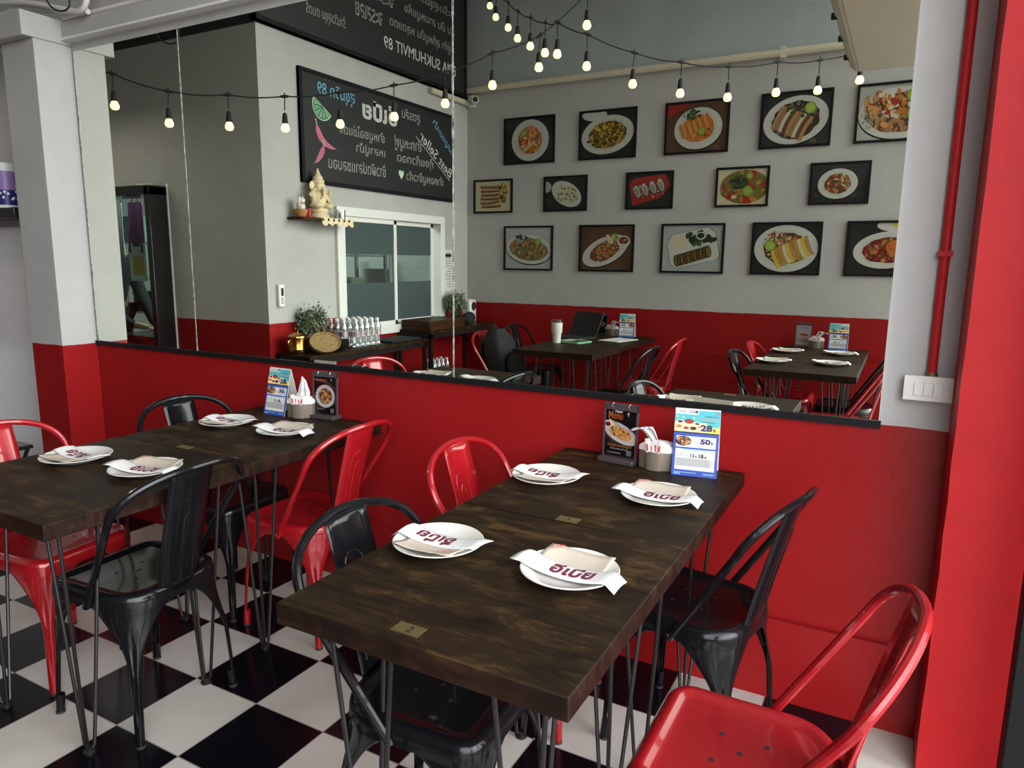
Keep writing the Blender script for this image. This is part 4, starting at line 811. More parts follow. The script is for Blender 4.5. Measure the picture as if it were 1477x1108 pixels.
# ---------------------------------------------------------------- tabletop: tent card, napkin box, menu stand
def tent_card(loc_, rz, label, w=0.137, h=0.205):
    t = thing('tent_card', label, 'tent card', loc_, rz, 'promotional tent cards'); hw, dp = w/2, 0.048
    c = MB(); pf = [(-dp, 0.0), (-dp+0.0012, 0.0), (0.0012, h), (0, h), (dp-0.0012, 0), (dp, 0), (0.0008, h+0.0012), (-0.0008, h+0.0012)]
    for a, b_ in (((-dp, 0), (0, h)), ((dp, 0), (0, h))):
        d = Vector((0, b_[0]-a[0], b_[1]-a[1])).normalized(); n = Vector((0, -d.z, d.y))*0.0007
        P = [Vector((x, a[0] if k == 0 else b_[0], a[1] if k == 0 else b_[1]))+s_*n for s_ in (1, -1) for x, k in ((-hw, 0), (hw, 0), (hw, 1), (-hw, 1))]
        c.add(P, [(0, 1, 2, 3), (7, 6, 5, 4), (0, 4, 5, 1), (1, 5, 6, 2), (2, 6, 7, 3), (3, 7, 4, 0)], 'paper_white', False)
    c.build('folded_card', t)
    M = FR((0, -dp-0.0012, 0), (1, 0, 0), (0, dp, h)); L = math.hypot(dp, h); g = MB(); X = lambda u: (u-0.5)*w; Y = lambda v: (1-v)*L
    R_ = lambda u0, v0, u1, v1, m, k: g.rect(X(u0), Y(v1), X(u1), Y(v0), m, 0, lay(M, k))
    R_(0.0, 0.0, 1, 1, I('blue'), 0); R_(0, 0, 1, 0.40, I('teal'), 0.5); R_(0, 0.0, 0.52, 0.085, I('white'), 1.2); R_(0.0, 0.20, 0.72, 0.345, I('peach'), 1); R_(0.0, 0.26, 1, 0.345, I('pyellow'), 0.8); R_(0, 0.345, 1, 0.365, I('dark'), 1)
    R_(0, 0.365, 1, 1, I('blue'), 1); R_(0.30, 0.0, 1.0, 0.020, I('white'), 1)
    g.text('CardX', X(0.04), Y(0.065), 0.0085, I('dark'), 0, lay(M, 2), 0.0, w=0.026); g.text('SCB', X(0.32), Y(0.065), 0.0085, I('navy'), 0, lay(M, 2), 0.02, w=0.018); R_(0.455, 0.025, 0.50, 0.065, I('dark'), 2); R_(0.265, 0.02, 0.27, 0.075, I('grey'), 2)
    g.ell(X(0.93), Y(0.05), 0.0042, 0.0042, I('dark'), 0, lay(M, 2)); g.ell(X(0.93), Y(0.052), 0.0018, 0.0025, I('white'), 0, lay(M, 3))
    g.text('อร่อยคุ้มทุกวัน', X(0.56), Y(0.17), 0.011, I('pink'), 0, lay(M, 2), 0.0, w=0.054); g.text('รับส่วนลดสูงสุด', X(0.60), Y(0.205), 0.007, I('navy'), 0, lay(M, 2), 0.0, w=0.040); g.text('แลกคะแนน', X(0.68), Y(0.115), 0.005, I('navy'), 0, lay(M, 2), 0.0)
    rnd = random.Random(21)
    for i, (u, v, s_) in enumerate(((0.12, 0.20, 1), (0.32, 0.19, 1.35), (0.50, 0.22, 0.9), (0.10, 0.27, 0.8), (0.26, 0.29, 1.1), (0.42, 0.29, 1), (0.55, 0.27, 0.9))):
        g.ell(X(u), Y(v), 0.0105*s_, 0.0058*s_, I('white' if i % 2 == 0 else 'brown'), 0, lay(M, 2+i*0.3), n=16); g.ell(X(u), Y(v), 0.0082*s_, 0.0042*s_, I(('dred', 'red', 'brown', 'orange', 'red', 'dbrown', 'tan')[i]), 0, lay(M, 2.15+i*0.3), n=14)
    for u, v in ((0.05, 0.12), (0.42, 0.135), (0.18, 0.13)): g.ell(X(u), Y(v), 0.003, 0.003, I('pyellow'), 0, lay(M, 2), n=10)
    g.text('28', X(0.58), Y(0.325), 0.0205, I('navy'), 0, lay(M, 4), 0.05, w=0.036); g.text('%', X(0.855), Y(0.325), 0.010, I('navy'), 0, lay(M, 4), 0.04)
    R_(0.06, 0.41, 0.94, 0.575, I('white'), 2); g.ell(X(0.22), Y(0.485), 0.025, 0.0155, I('dbrown'), 0, lay(M, 3), n=24); blobs(g, M, 4, X(0.22), Y(0.485), 0.022, 0.013, ['meat', 'dmeat', 'tan', 'brown'], 40, rnd, 0.002, 0.005)
    g.text('50', X(0.60), Y(0.520), 0.0175, I('navy'), 0, lay(M, 3), 0.05, w=0.030); g.text('%', X(0.825), Y(0.515), 0.009, I('navy'), 0, lay(M, 3), 0.04); g.text('ส่วนลด', X(0.47), Y(0.51), 0.0072, I('navy'), 0, lay(M, 3)); g.text('สำหรับสมาชิกบัตร', X(0.5), Y(0.545), 0.0045, I('grey'), 0, lay(M, 3), w=0.052)
    R_(0.06, 0.60, 0.94, 0.91, I('white'), 2); R_(0.20, 0.60, 0.80, 0.622, I('lblue'), 3); R_(0.06, 0.735, 0.94, 0.86, I('cardgrey'), 2.6)
    g.text('12', X(0.40), Y(0.722), 0.0115, I('dark'), 0, lay(M, 3), 0.045); g.text('%', X(0.50), Y(0.722), 0.007, I('dark'), 0, lay(M, 3), 0.04); g.text('18', X(0.585), Y(0.726), 0.0135, I('dark'), 0, lay(M, 3), 0.05); g.text('%', X(0.705), Y(0.726), 0.008, I('dark'), 0, lay(M, 3), 0.04)
    for i in range(9): R_(0.09, 0.742+i*0.0128, 0.09+rnd.uniform(0.7, 0.8), 0.747+i*0.0128, I('grey'), 3)
    for i in range(3): R_(0.10, 0.655+i*0.022, 0.34, 0.661+i*0.022, I('grey'), 3)
    R_(0.05, 0.945, 0.55, 0.953, I('lblue'), 2); R_(0.70, 0.945, 0.95, 0.951, I('lblue'), 2); R_(0.70, 0.96, 0.92, 0.966, I('lblue'), 2); R_(0.05, 0.965, 0.20, 0.978, I('lblue'), 2)
    g.build('print', t); return t
def napkin_box(loc_, rz, label, tall=False):
    t = thing('napkin_box', label, 'napkin box', loc_, rz, 'napkin boxes'); b_ = MB()
    P = []
    for a0, a1, cx, cy, r in ((-150, -30, 0, -0.020, 0.036),):
        pass
    prof = [(-0.055, 0.030), (-0.055, -0.022), (-0.028, -0.036)]+[(0.028*math.sin(k*PI/12), -0.036-0.012*math.cos(k*PI/12)) for k in range(-6, 7)]+[(0.028, -0.036), (0.055, -0.022), (0.055, 0.030), (0.030, 0.042), (-0.030, 0.042)]
    q = [prof[0]]
    for p in prof[1:]:
        if math.dist(p, q[-1]) > 1e-4: q.append(p)
    hb = 0.060; b_.prism(q, 0, hb, 'napkin_box_taupe'); b_.build('body', t, bevel=0.002)
    n = len(q); rings = [(1.02, hb), (1.02, hb+0.010), (0.96, hb+0.016), (0.70, hb+0.026), (0.35, hb+0.030)]; vs = []; fs = []
    for k, z in rings: vs += [(x*k, min(y, 0.05)*k if y > -0.034 else -0.034*k, z) for x, y in q]
    for j in range(len(rings)-1): fs += [(j*n+i, j*n+(i+1) % n, (j+1)*n+(i+1) % n, (j+1)*n+i) for i in range(n)]
    fs += [tuple((len(rings)-1)*n+i for i in range(n))]; MB().add(vs, fs, 'off_white', False).build('lid', t)
    rnd = random.Random(6 if tall else 2)
    if tall: F = lambda u, v: ((u-0.5)*(0.050*(1-v)**0.8+0.010)+0.008*math.sin(v*3), 0.010+0.012*math.sin(u*13)*(1-0.6*v)+0.004*math.sin(v*9), hb+0.024+0.085*v-0.012*abs(u-0.5)*v)
    else: F = lambda u, v: (-0.012-0.052*v**1.1+0.062*(u-0.45)*(0.45+0.6*v), -0.004+0.010*math.sin(u*11+2*v)-0.02*v, hb+0.024+0.052*math.sin(min(v*1.7, 1.75))-0.020*v**3+0.012*u)
    MB().grid(F, 18, 12, 'tissue').build('tissue', t, solid=0.0006)
    s_ = MB()
    for k in range(7):
        a = -0.018+0.006*k; h_ = 0.040+rnd.uniform(-0.006, 0.006); z0 = hb-0.002
        M = FR((a, -0.044+0.0012*(k % 3), z0), (1, 0, 0), (0.12*(k-3)/3, -0.02+0.05*(k % 2), 1)); s_.box((-0.0045, 0, -0.0008), (0.0045, h_, 0.0008), 'paper_white', M); s_.rect(-0.0035, 0.006, 0.0035, h_*0.62, 'ink_red' if k % 2 == 0 else 'paper_white', 0.00095, M)
    s_.build('toothpick_sleeves', t)
    MB().prism([(0.0235*math.sin(k*PI/12), -0.034-0.016*math.cos(k*PI/12)) for k in range(-7, 8)], hb-0.006, hb+0.0015, 'napkin_box_taupe').build('sleeve_pocket', t)
    return t
def menu_stand(loc_, rz, label, kind):
    t = thing('menu_stand', label, 'menu stand', loc_, rz, 'acrylic menu stands'); w, h = 0.112, 0.172
    b_ = MB(); b_.box((-0.064, -0.030, 0), (0.064, 0.030, 0.016), 'acrylic_edge'); b_.build('base', t, bevel=0.003)
    p = MB(); M = FR((0, 0.004, 0.014), (1, 0, 0), (0, 0.05, 1)); p.box((-w/2-0.004, 0, -0.004), (w/2+0.004, h+0.008, -0.0015), 'acrylic', M); p.box((-w/2-0.004, 0, 0.0015), (w/2+0.004, h+0.008, 0.004), 'acrylic', M); p.build('acrylic_panel', t); p = MB()
    for q in ((-w/2-0.006, 0, -w/2, h+0.008), (w/2, 0, w/2+0.006, h+0.008), (-w/2-0.006, h-0.013, w/2+0.006, h+0.009)): p.box((q[0], q[1], -0.0045), (q[2], q[3], 0.0045), 'acrylic_edge', M)
    p.build('panel_border', t)
    g = Clip(); W, H = w/2, h; g.R = (-W, 0.004, W, H-0.014); dk = {'pale': 'cardgrey'}.get(kind, 'black'); g.box((-W, 0.004, -0.001), (W, H-0.014, 0.0007), I(dk), M); N = M @ Matrix.Translation((0, 0, 0.0009)); rnd = random.Random(4)
    if kind == 'noodles':
        g.text('Menu', -0.046, 0.128, 0.026, I('orange'), 0, lay(N, 1), 0.01, w=0.052); g.text('New', -0.022, 0.150, 0.0085, I('white'), 0, lay(N, 1.6), 0.03, w=0.027); g.ell(0.026, 0.150, 0.004, 0.004, I('white'), 0, lay(N, 1)); g.rect(0.0247, 0.141, 0.0273, 0.149, I('white'), 0, lay(N, 1))
        g.ell(0.0, 0.082, 0.066, 0.031, I('white'), 0, lay(N, 1), -0.36, 40); g.ell(0, 0.082, 0.055, 0.022, I('cream'), 0, lay(N, 1.4), -0.36, 36); g.ell(0.0, 0.082, 0.042, 0.020, I('tan'), 0, lay(N, 1.8), -0.3, 30); blobs(g, N, 2, 0.0, 0.083, 0.038, 0.017, ['tan', 'gold', 'orange', 'lorange', 'brown'], 110, rnd, 0.002, 0.006, -0.3)
        for i in range(4): g.ell(-0.012-0.006*i, 0.108+0.002*i, 0.018, 0.0032, I(('green', 'cream', 'olive', 'peach')[i]), 0, lay(N, 3.5+i*0.2), -0.75, 14)
        g.ell(-0.046, 0.108, 0.015, 0.013, I('white'), 0, lay(N, 4)); g.ell(-0.046, 0.108, 0.010, 0.008, I('dred'), 0, lay(N, 4.4))
        g.text('ข้าวผัดมันกุ้งปูม้า', -0.044, 0.033, 0.012, I('gold'), 0, lay(N, 1), 0.005, w=0.088); g.text('Fried noodle with crab', -0.034, 0.026, 0.006, I('white'), 0, lay(N, 1), 0, w=0.064); g.text('ราคาพิเศษ', -0.045, 0.012, 0.005, I('white'), 0, lay(N, 1), w=0.050)
    elif kind == 'round':
        g.ell(0, 0.078, 0.048, 0.048, I('white'), 0, lay(N, 1), 0, 40); g.ell(0, 0.078, 0.034, 0.034, I('dbrown'), 0, lay(N, 1.5), 0, 32); blobs(g, N, 2, 0, 0.078, 0.031, 0.031, ['brown', 'meat', 'orange', 'dmeat', 'tan', 'lorange'], 110, rnd, 0.002, 0.006)
        g.text('เมนูใหม่', -0.045, 0.138, 0.013, I('orange'), 0, lay(N, 1), 0.01, w=0.050); g.ell(0.03, 0.148, 0.003, 0.004, I('white'), 0, lay(N, 1)); g.text('ยำรวมมิตร', -0.042, 0.022, 0.006, I('white'), 0, lay(N, 1), w=0.036)
    else:
        c0 = 'dark' if kind == 'pale' else 'tan'; g.text('เมนูแนะนำ', 0, 0.132, 0.016, I(c0), 0, lay(N, 1), 0.01, anchor='c')
        g.ell(0, 0.085, 0.042, 0.020, I('white'), 0, lay(N, 1)); g.ell(0, 0.085, 0.034, 0.014, I('brown'), 0, lay(N, 1.4)); blobs(g, N, 2, 0, 0.086, 0.03, 0.011, ['brown', 'tan', 'dred', 'meat'], 50, rnd, 0.002, 0.006)
        for i in range(3): g.rect(-0.03, 0.05-0.012*i, 0.03, 0.055-0.012*i, I('grey'), 0, lay(N, 1))
    if kind in ('noodles', 'round'): g.rect(0.026, 0.010, 0.044, 0.028, I('grey'), 0, lay(N, 1.2))
    g.build('print', t); r_ = MB()
    for x in (-0.030, 0.030): r_.tube([M @ Vector((x, h-0.002+0.011*math.sin(a), 0.011*math.cos(a))) for a in [2*PI*i/18 for i in range(18)]], 0.0011, 'steel', 6, True)
    rr = [r_]
    for x in (-0.030, 0.030): MB().tube([M @ Vector((x, h-0.002+0.011*math.sin(a), 0.011*math.cos(a))) for a in [2*PI*i/18 for i in range(18)]], 0.0011, 'steel', 6, True).build('binder_ring', t)
    return t
tent_card((-0.532, -0.108, TH), 0.16, 'blue and teal promotional tent card with large 28% on the number 1 table')
napkin_box((-0.652, -0.118, TH), -0.06, 'taupe napkin box with limp tissue between the New Menu stand and tent card')
menu_stand((-0.785, -0.118, TH), -0.12, 'clear stand holding the black New Menu card of noodles', 'noodles')
tent_card((-2.300, -0.142, TH), -0.02, 'promotional tent card beside the peaked tissue on the pilaster tables', 0.124, 0.195)
napkin_box((-2.178, -0.150, TH), 0.35, 'taupe napkin box with upright peaked tissue on the pilaster tables', True)
menu_stand((-2.075, -0.125, TH), 0.10, 'clear stand with a round plate of food pictured, on the pilaster tables', 'round')
tent_card((-0.415, -3.76, TH), PI, 'promotional tent card reflected on the plated table by the picture wall')
napkin_box((-0.575, -3.79, TH), PI, 'napkin box reflected on the plated table beside the tent card')
menu_stand((-0.675, -3.81, TH), PI, 'pale menu stand reflected on the plated table', 'pale')
tent_card((-2.125, -3.74, TH), PI-0.1, 'promotional tent card reflected behind the paper sheets of the laptop table')
napkin_box((-2.29, -3.79, TH), PI, 'napkin box reflected behind the laptop')
menu_stand((-2.40, -3.80, TH), PI, 'brown menu stand reflected behind the open laptop', 'tan')
# laptop table
t = thing('laptop', 'open black laptop seen from behind, reflected on the laptop table', 'laptop', (-2.50, -3.40, TH), math.radians(200))
MB().box((-0.165, -0.11, 0), (0.165, 0.12, 0.014), 'laptop_black').build('keyboard_base', t, bevel=0.004); M = FR((0, 0.12, 0.012), (1, 0, 0), (0, 0.42, 0.9)); s_ = MB().box((-0.165, 0, -0.004), (0.165, 0.225, 0.004), 'laptop_black', M).build('lid', t, bevel=0.003); MB().rect(-0.155, 0.01, 0.155, 0.215, 'ink_black', 0.0045, M).build('screen', s_)
KB = MB(); [KB.box((-0.15+0.022*i, -0.03+0.022*j, 0.014), (-0.132+0.022*i, -0.012+0.022*j, 0.0155), 'ink_black') for i in range(14) for j in range(5)]; KB.build('keys', t)
t = thing('tumbler', 'white insulated tumbler with clear lid, reflected on the laptop table', 'tumbler', (-2.46, -2.985, TH)); MB().lathe([(0, 0), (0.033, 0), (0.034, 0.004), (0.036, 0.072), (0.045, 0.085), (0.047, 0.165), (0, 0.165)], 'porcelain', 28).build('cup', t); MB().lathe([(0.0345, 0.074), (0.0375, 0.074), (0.0375, 0.080), (0.036, 0.080)], 'steel', 28).build('steel_band', t); MB().lathe([(0.047, 0.165), (0.049, 0.168), (0.048, 0.188), (0, 0.190)], 'acrylic', 28).build('lid', t)
tag(MB().box((-0.12, -0.09, 0), (0.12, 0.09, 0.012), 'chalk_green').build('notebook'), 'green notebook lying under papers beside the tumbler', 'notebook'); o = bpy.data.objects['notebook']; o.location = (-2.36, -3.10, TH); o.rotation_euler = (0, 0, 0.3)
tag(MB().grid(lambda u, v: ((u-0.5)*0.20, (v-0.5)*0.13, 0.001+0.022*u*u*v), 8, 6, 'paper_white').build('paper_sheet', solid=0.0006), 'curled white paper on top of the green notebook', 'paper'); o = bpy.data.objects['paper_sheet']; o.location = (-2.34, -3.09, TH+0.0125); o.rotation_euler = (0, 0, 0.2)
tag(MB().box((-0.105, -0.148, 0), (0.105, 0.148, 0.004), 'paper_white').build('paper_stack'), 'flat stack of white paper beside the laptop', 'paper'); o = bpy.data.objects['paper_stack']; o.location = (-2.10, -3.45, TH); o.rotation_euler = (0, 0, 0.25)
t = thing('backpack', 'black backpack hung on the reflected red chair', 'backpack', (-2.80, -2.80, 0.455), 0.1)
def bag(u, v): a = 2*PI*u; k = (abs(math.cos(a))**0.5*(1 if math.cos(a) > 0 else -1), abs(math.sin(a))**0.5*(1 if math.sin(a) > 0 else -1)); z = 0.40*v; s_ = (math.sin(PI*min(max(v, 0.02), 0.98)))**0.28; return (-0.03+0.10*k[0]*s_-0.10*v, 0.155*k[1]*s_*(1-0.2*v), z)
MB().grid(bag, 28, 14, 'fabric_black').build('bag_body', t)
MB().ball((0.075, 0, 0.13), (0.05, 0.12, 0.11), 'fabric_black').build('front_pocket', t)
for sg in (-1, 1): MB().tube([(-0.16, sg*0.06, 0.34), (-0.23, sg*0.08, 0.26), (-0.20, sg*0.09, 0.10), (-0.10, sg*0.10, 0.02)], 0.012, 'fabric_black', 8).build('shoulder_strap', t)
MB().tube([(-0.14, -0.04, 0.39), (-0.15, 0, 0.425), (-0.14, 0.04, 0.39)], 0.008, 'fabric_black', 8).build('top_handle', t)

# ---------------------------------------------------------------- console tables along the chalkboard wall and what stands on them
def console(label, x0, x1, y0, y1, h, shelf=None):
    t = thing('console_table', label, 'console table', ((x0+x1)/2, (y0+y1)/2, 0), 0, 'black console tables'); hx, hy = (x1-x0)/2, (y1-y0)/2
    MB().box((-hx, -hy, h-0.03), (hx, hy, h), 'wood_top').build('top', t, bevel=0.002); f = MB(); q = 0.03
    for sx in (-1, 1): f.box((sx*hx-(q if sx > 0 else 0), -hy, h-0.065), (sx*hx+(q if sx < 0 else 0), hy, h-0.031), 'black_paint')
    for sy in (-1, 1): f.box((-hx, sy*hy-(q if sy > 0 else 0), h-0.065), (hx, sy*hy+(q if sy < 0 else 0), h-0.031), 'black_paint')
    f.build('frame', t)
    for sx in (-1, 1):
        for sy in (-1, 1): MB().box((sx*hx-(q if sx > 0 else 0), sy*hy-(q if sy > 0 else 0), 0), (sx*hx+(q if sx < 0 else 0), sy*hy+(q if sy < 0 else 0), h-0.065), 'black_paint').build('leg', t)
    if shelf: MB().box((-hx, -hy, shelf-0.02), (hx, hy, shelf), 'black_paint').build('lower_shelf', t)
    return t
CH, CH2 = 0.73, 0.795
console('low black console with bottles and brass bucket, reflected below the service window', -3.935, -3.60, -2.77, -1.37, CH)
console('taller black console with wooden boxes and speaker, reflected by the corner', -3.935, -3.57, -3.90, -2.79, CH2, 0.30)
t = thing('brass_bucket', 'round brass ice bucket with domed lid at the console end', 'ice bucket', (-3.80, -1.455, CH)); MB().lathe([(0, 0), (0.058, 0), (0.064, 0.012), (0.066, 0.03), (0.068, 0.032), (0.066, 0.036), (0.069, 0.115), (0.072, 0.118), (0, 0.118)], 'gold', 28).build('bucket', t); MB().lathe([(0.072, 0.119), (0.070, 0.128), (0.05, 0.142), (0.022, 0.150), (0.012, 0.154), (0.016, 0.168), (0.018, 0.176), (0.010, 0.186), (0, 0.188)], 'gold', 28).build('lid', t)
for sg in (-1, 1): MB().tube([(0, sg*0.068, 0.07), (0, sg*0.088, 0.075), (0, sg*0.088, 0.095), (0, sg*0.07, 0.10)], 0.005, 'gold', 8).build('handle', t)
t = thing('wicker_basket', 'oval wicker basket tipped against the brass bucket', 'basket', (-3.675, -1.585, CH)); M = Matrix.Translation((0, 0, 0.066)) @ Matrix.Rotation(0.25, 4, 'Z') @ Matrix.Rotation(math.radians(58), 4, 'Y') @ Matrix.Scale(1.22, 4); b_ = MB()
b_.lathe([(0, -0.035), (0.065, -0.033), (0.088, -0.008), (0.098, 0.022)], 'wicker', 30, M, 0.62, 1.0)
for k in range(6): z = -0.028+0.009*k; r_ = (0.070, 0.080, 0.087, 0.091, 0.095, 0.098)[k]; b_.tube([M @ Vector((r_*0.62*math.cos(a), r_*math.sin(a), z+0.002*math.sin(a*15+k*PI))) for a in [2*PI*i/60 for i in range(60)]], 0.0042, 'wicker', 6, True)
b_.build('woven_body', t); MB().tube([M @ Vector((0.100*0.62*math.cos(a), 0.100*math.sin(a), 0.024)) for a in [2*PI*i/40 for i in range(40)]], 0.007, 'wicker', 8, True).build('rim', t)
def bush(name, label, x, y, z, r, h, seed, potr=0.05):
    t = thing(name, label, 'plant', (x, y, z)); rnd = random.Random(seed); MB().lathe([(0, 0), (potr*0.8, 0), (potr, 0.09), (potr*0.9, 0.09), (potr*0.8, 0.075), (0, 0.075)], 'rubber', 20).build('pot', t); f = MB(); st = MB()
    for i in range(60):
        a = rnd.uniform(0, 2*PI); d = r*math.sqrt(rnd.random()); p1 = Vector((d*math.cos(a), d*math.sin(a), 0.09+h*rnd.uniform(0.35, 1))); st.tube([(0.02*math.cos(a), 0.02*math.sin(a), 0.07), p1*0.6+Vector((0, 0, 0.03)), p1], 0.0012, 'leaf_green', 4)
        for k in range(22):
            q = p1+Vector((rnd.gauss(0, 0.018), rnd.gauss(0, 0.018), rnd.gauss(-0.01, 0.025))); n = Vector((rnd.gauss(0, 1), rnd.gauss(0, 1), rnd.gauss(0.5, 1))).normalized(); u = n.orthogonal().normalized(); v = n.cross(u); L, w_ = rnd.uniform(0.009, 0.018), rnd.uniform(0.005, 0.009); f.add([q-u*L, q+v*w_, q+u*L, q-v*w_], [(0, 1, 2, 3)], 'leaf_pale' if rnd.random() < 0.45 else 'leaf_green', False)
    st.build('stems', t); f.build('foliage', t)
bush('potted_plant', 'small bushy grey-green potted plant behind the wicker basket', -3.855, -1.665, CH, 0.10, 0.20, 7)
bush('potted_plant', 'dark bushy potted plant beside the white speaker in the corner', -3.80, -3.53, CH2, 0.075, 0.20, 9)
t = thing('speaker', 'white upright speaker with round black cone in the corner', 'speaker', (-3.78, -3.745, CH2)); MB().box((-0.055, -0.065, 0), (0.055, 0.065, 0.235), 'porcelain').build('cabinet', t, bevel=0.025); M = FR((0.0555, 0, 0.165), (0, 1, 0), (0, 0, 1)); MB().lathe([(0.040, 0), (0.042, 0.002), (0.036, 0.003), (0.014, -0.004), (0, 0.002)], 'ink_black', 24, M).build('cone', t)
t = thing('round_speaker', 'round black speaker lying in front of the potted plant', 'speaker', (-3.665, -3.56, CH2)); MB().ball((0, 0, 0.062), (0.055, 0.085, 0.062), 'fabric_black', 24, 14).build('grille', t); MB().lathe([(0, 0), (0.03, 0), (0.028, 0.012), (0, 0.012)], 'rubber', 18).build('foot', t)
for k, (z, a) in enumerate(((0, 0.0), (0.042, 0.03))):
    t = thing('wooden_box', ('lower' if k == 0 else 'upper')+' of two flat wooden boxes stacked on the taller console', 'box', (-3.745, -3.09, CH2+z), a); MB().box((-0.15, -0.28, 0), (0.15, 0.28, 0.028), 'wood_box').build('body', t, bevel=0.002); MB().box((-0.153, -0.283, 0.028), (0.153, 0.283, 0.041), 'wood_box').build('lid', t, bevel=0.002)
tag(MB().box((-0.13, -0.20, 0), (0.13, 0.20, 0.018), 'fabric_black').build('serving_tray', bevel=0.008), 'flat black tray at the far end of the low console', 'tray'); bpy.data.objects['serving_tray'].location = (-3.76, -2.53, CH)
bowl = MB().lathe([(0, 0.0), (0.035, 0), (0.06, 0.025), (0.068, 0.042), (0.066, 0.043), (0.056, 0.026), (0.03, 0.006), (0, 0.006)], 'iron', 28)
for k in range(4):
    o = bowl.build('metal_bowl') if k == 0 else bpy.data.objects['metal_bowl'].copy()
    if k: COL.objects.link(o)
    o.location = (-3.675, -1.765, CH+0.012*k); tag(o, 'dark bowl in the nested stack between the basket and the bottles', 'bowl', 'nested dark bowls')
def bottle():
    t = thing('water_bottle', 'clear plastic water bottle in the pack standing on the low console', 'bottle', group='bottles on the console')
    MB().lathe([(0, 0), (0.027, 0), (0.0305, 0.006), (0.0305, 0.03), (0.029, 0.034), (0.0305, 0.038), (0.0315, 0.150), (0.030, 0.168), (0.014, 0.196), (0.0125, 0.205), (0, 0.205)], 'bottle_plastic', 18).build('bottle_body', t); MB().lathe([(0.0145, 0.198), (0.0145, 0.220), (0, 0.221)], 'white_trim', 16).build('cap', t)
    l_ = MB(); l_.lathe([(0.0309, 0.088), (0.0309, 0.128)], 'bottle_label', 18); l_.build('label', t); return t
ink('bottle_label', 226, 214, 216); mat('label_red', (0.45, 0.02, 0.05), 0.4)
b0 = bottle()
lr = MB(); lr.lathe([(0.0311, 0.096), (0.0311, 0.120)], 'label_red', 18); vs = lr.v
lr2 = MB()
for sgn in range(3):
    a0 = sgn*2*PI/3; lr2.add([(0.0312*math.cos(a0+0.55*math.cos(t_)), 0.0312*math.sin(a0+0.55*math.cos(t_)), 0.108+0.013*math.sin(t_)) for t_ in [2*PI*i/16 for i in range(16)]], [tuple(range(16))], 'label_red', False)
lr2.build('red_emblem', b0)
i = 0
for r_ in range(4):
    for c_ in range(6):
        x, y = -3.665-0.064*r_, -1.865-0.0635*c_
        if r_ == 0 and c_ == 0: continue
        o = b0 if i == 0 else dup(b0, (0, 0, 0)); o.location = (x, y, CH); o.rotation_euler = (0, 0, random.Random(i).uniform(0, 6)); i += 1
for r_ in range(2):
    for c_ in range(5): dup(b0, (-3.66-0.066*r_, -2.90-0.066*c_, 0.30), 0.3*c_, 'clear plastic water bottle on the lower shelf of the taller console', 'bottles under the console')
tag(MB().box((-0.13, -0.19, 0), (0.13, 0.19, 0.02), 'bag_clear').build('magazine_stack'), 'grey printed papers on the lower shelf of the taller console', 'papers'); bpy.data.objects['magazine_stack'].location = (-3.74, -3.55, 0.30)

# ---------------------------------------------------------------- string lights
def string_lights(label, bulbs, ends, drop=0.185):
    t = thing('string_lights', label, 'string lights', tuple(Vector(bulbs[0])+Vector((0, 0, drop))), 0, 'festoon strings'); o_ = Vector(t.location); P = [Vector(ends[0])-o_]; S = []
    for b_ in bulbs: S.append(Vector(b_)+Vector((0, 0, drop))-o_)
    allp = P+S+[Vector(ends[1])-o_]; path = []
    for a, b_ in zip(allp[:-1], allp[1:]):
        for k in range(6): u = k/6; path.append(a.lerp(b_, u)-Vector((0, 0, 0.012*math.sin(PI*u))))
    path.append(allp[-1]); MB().tube(path, 0.0042, 'rubber', 8).build('cord', t)
    for i, p in enumerate(S):
        rnd = random.Random(i); j = Vector((rnd.uniform(-0.006, 0.006), rnd.uniform(-0.006, 0.006), 0)); s_ = MB(); d = (S[min(i+1, len(S)-1)]-S[max(i-1, 0)]).normalized()
        s_.tube([p-d*0.03, p-d*0.012, p+d*0.012, p+d*0.03], [0.005, 0.010, 0.010, 0.005], 'rubber', 8); s_.tube([p+Vector((0, 0, 0.022)), p-Vector((0, 0, 0.02)), p+j-Vector((0, 0, 0.085))], 0.0035, 'rubber', 8)
        M = Matrix.Translation(p+j-Vector((0, 0, drop))); s_.lathe([(0.0045, 0.088), (0.013, 0.080), (0.016, 0.060), (0.018, 0.030), (0.0185, 0.020), (0, 0.020)], 'rubber', 16, M); so = s_.build('socket', t)
        MB().lathe([(0.014, 0.024), (0.0215, 0.010), (0.0268, -0.006), (0.0258, -0.018), (0.017, -0.029), (0, -0.033)], 'bulb_glow', 18, M).build('bulb', so)
    return t
A_ = [(-4.158, -0.805, 2.243), (-3.844, -0.994, 2.229), (-3.542, -1.175, 2.227), (-3.248, -1.351, 2.258), (-2.953, -1.528, 2.307), (-2.676, -1.694, 2.393), (-2.419, -1.849, 2.512), (-2.162, -2.003, 2.623), (-1.91, -2.154, 2.881)]
B_ = [(-3.414, -3.498, 3.608), (-3.237, -3.311, 3.439), (-2.968, -3.029, 3.243), (-2.755, -2.805, 3.08), (-2.519, -2.558, 2.934), (-2.274, -2.3, 2.795), (-2.093, -2.11, 2.719), (-1.91, -2.169, 2.641), (-1.656, -2.346, 2.543), (-1.399, -2.526, 2.498), (-1.136, -2.71, 2.484), (-0.864, -2.901, 2.526), (-0.627, -3.066, 2.549), (-0.388, -3.234, 2.625)]
sA = string_lights('string of festoon bulbs reflected in front of the chalkboard, starting at the pilaster', [(-4.445, -0.633, 2.341)]+A_, ((-4.62, -0.52, 2.585), (-1.45, -2.43, 3.5)))
sB = string_lights('string of festoon bulbs reflected across the framed pictures', B_, ((-3.93, -3.95, 4.0), (0.2, -3.60, 2.95)))

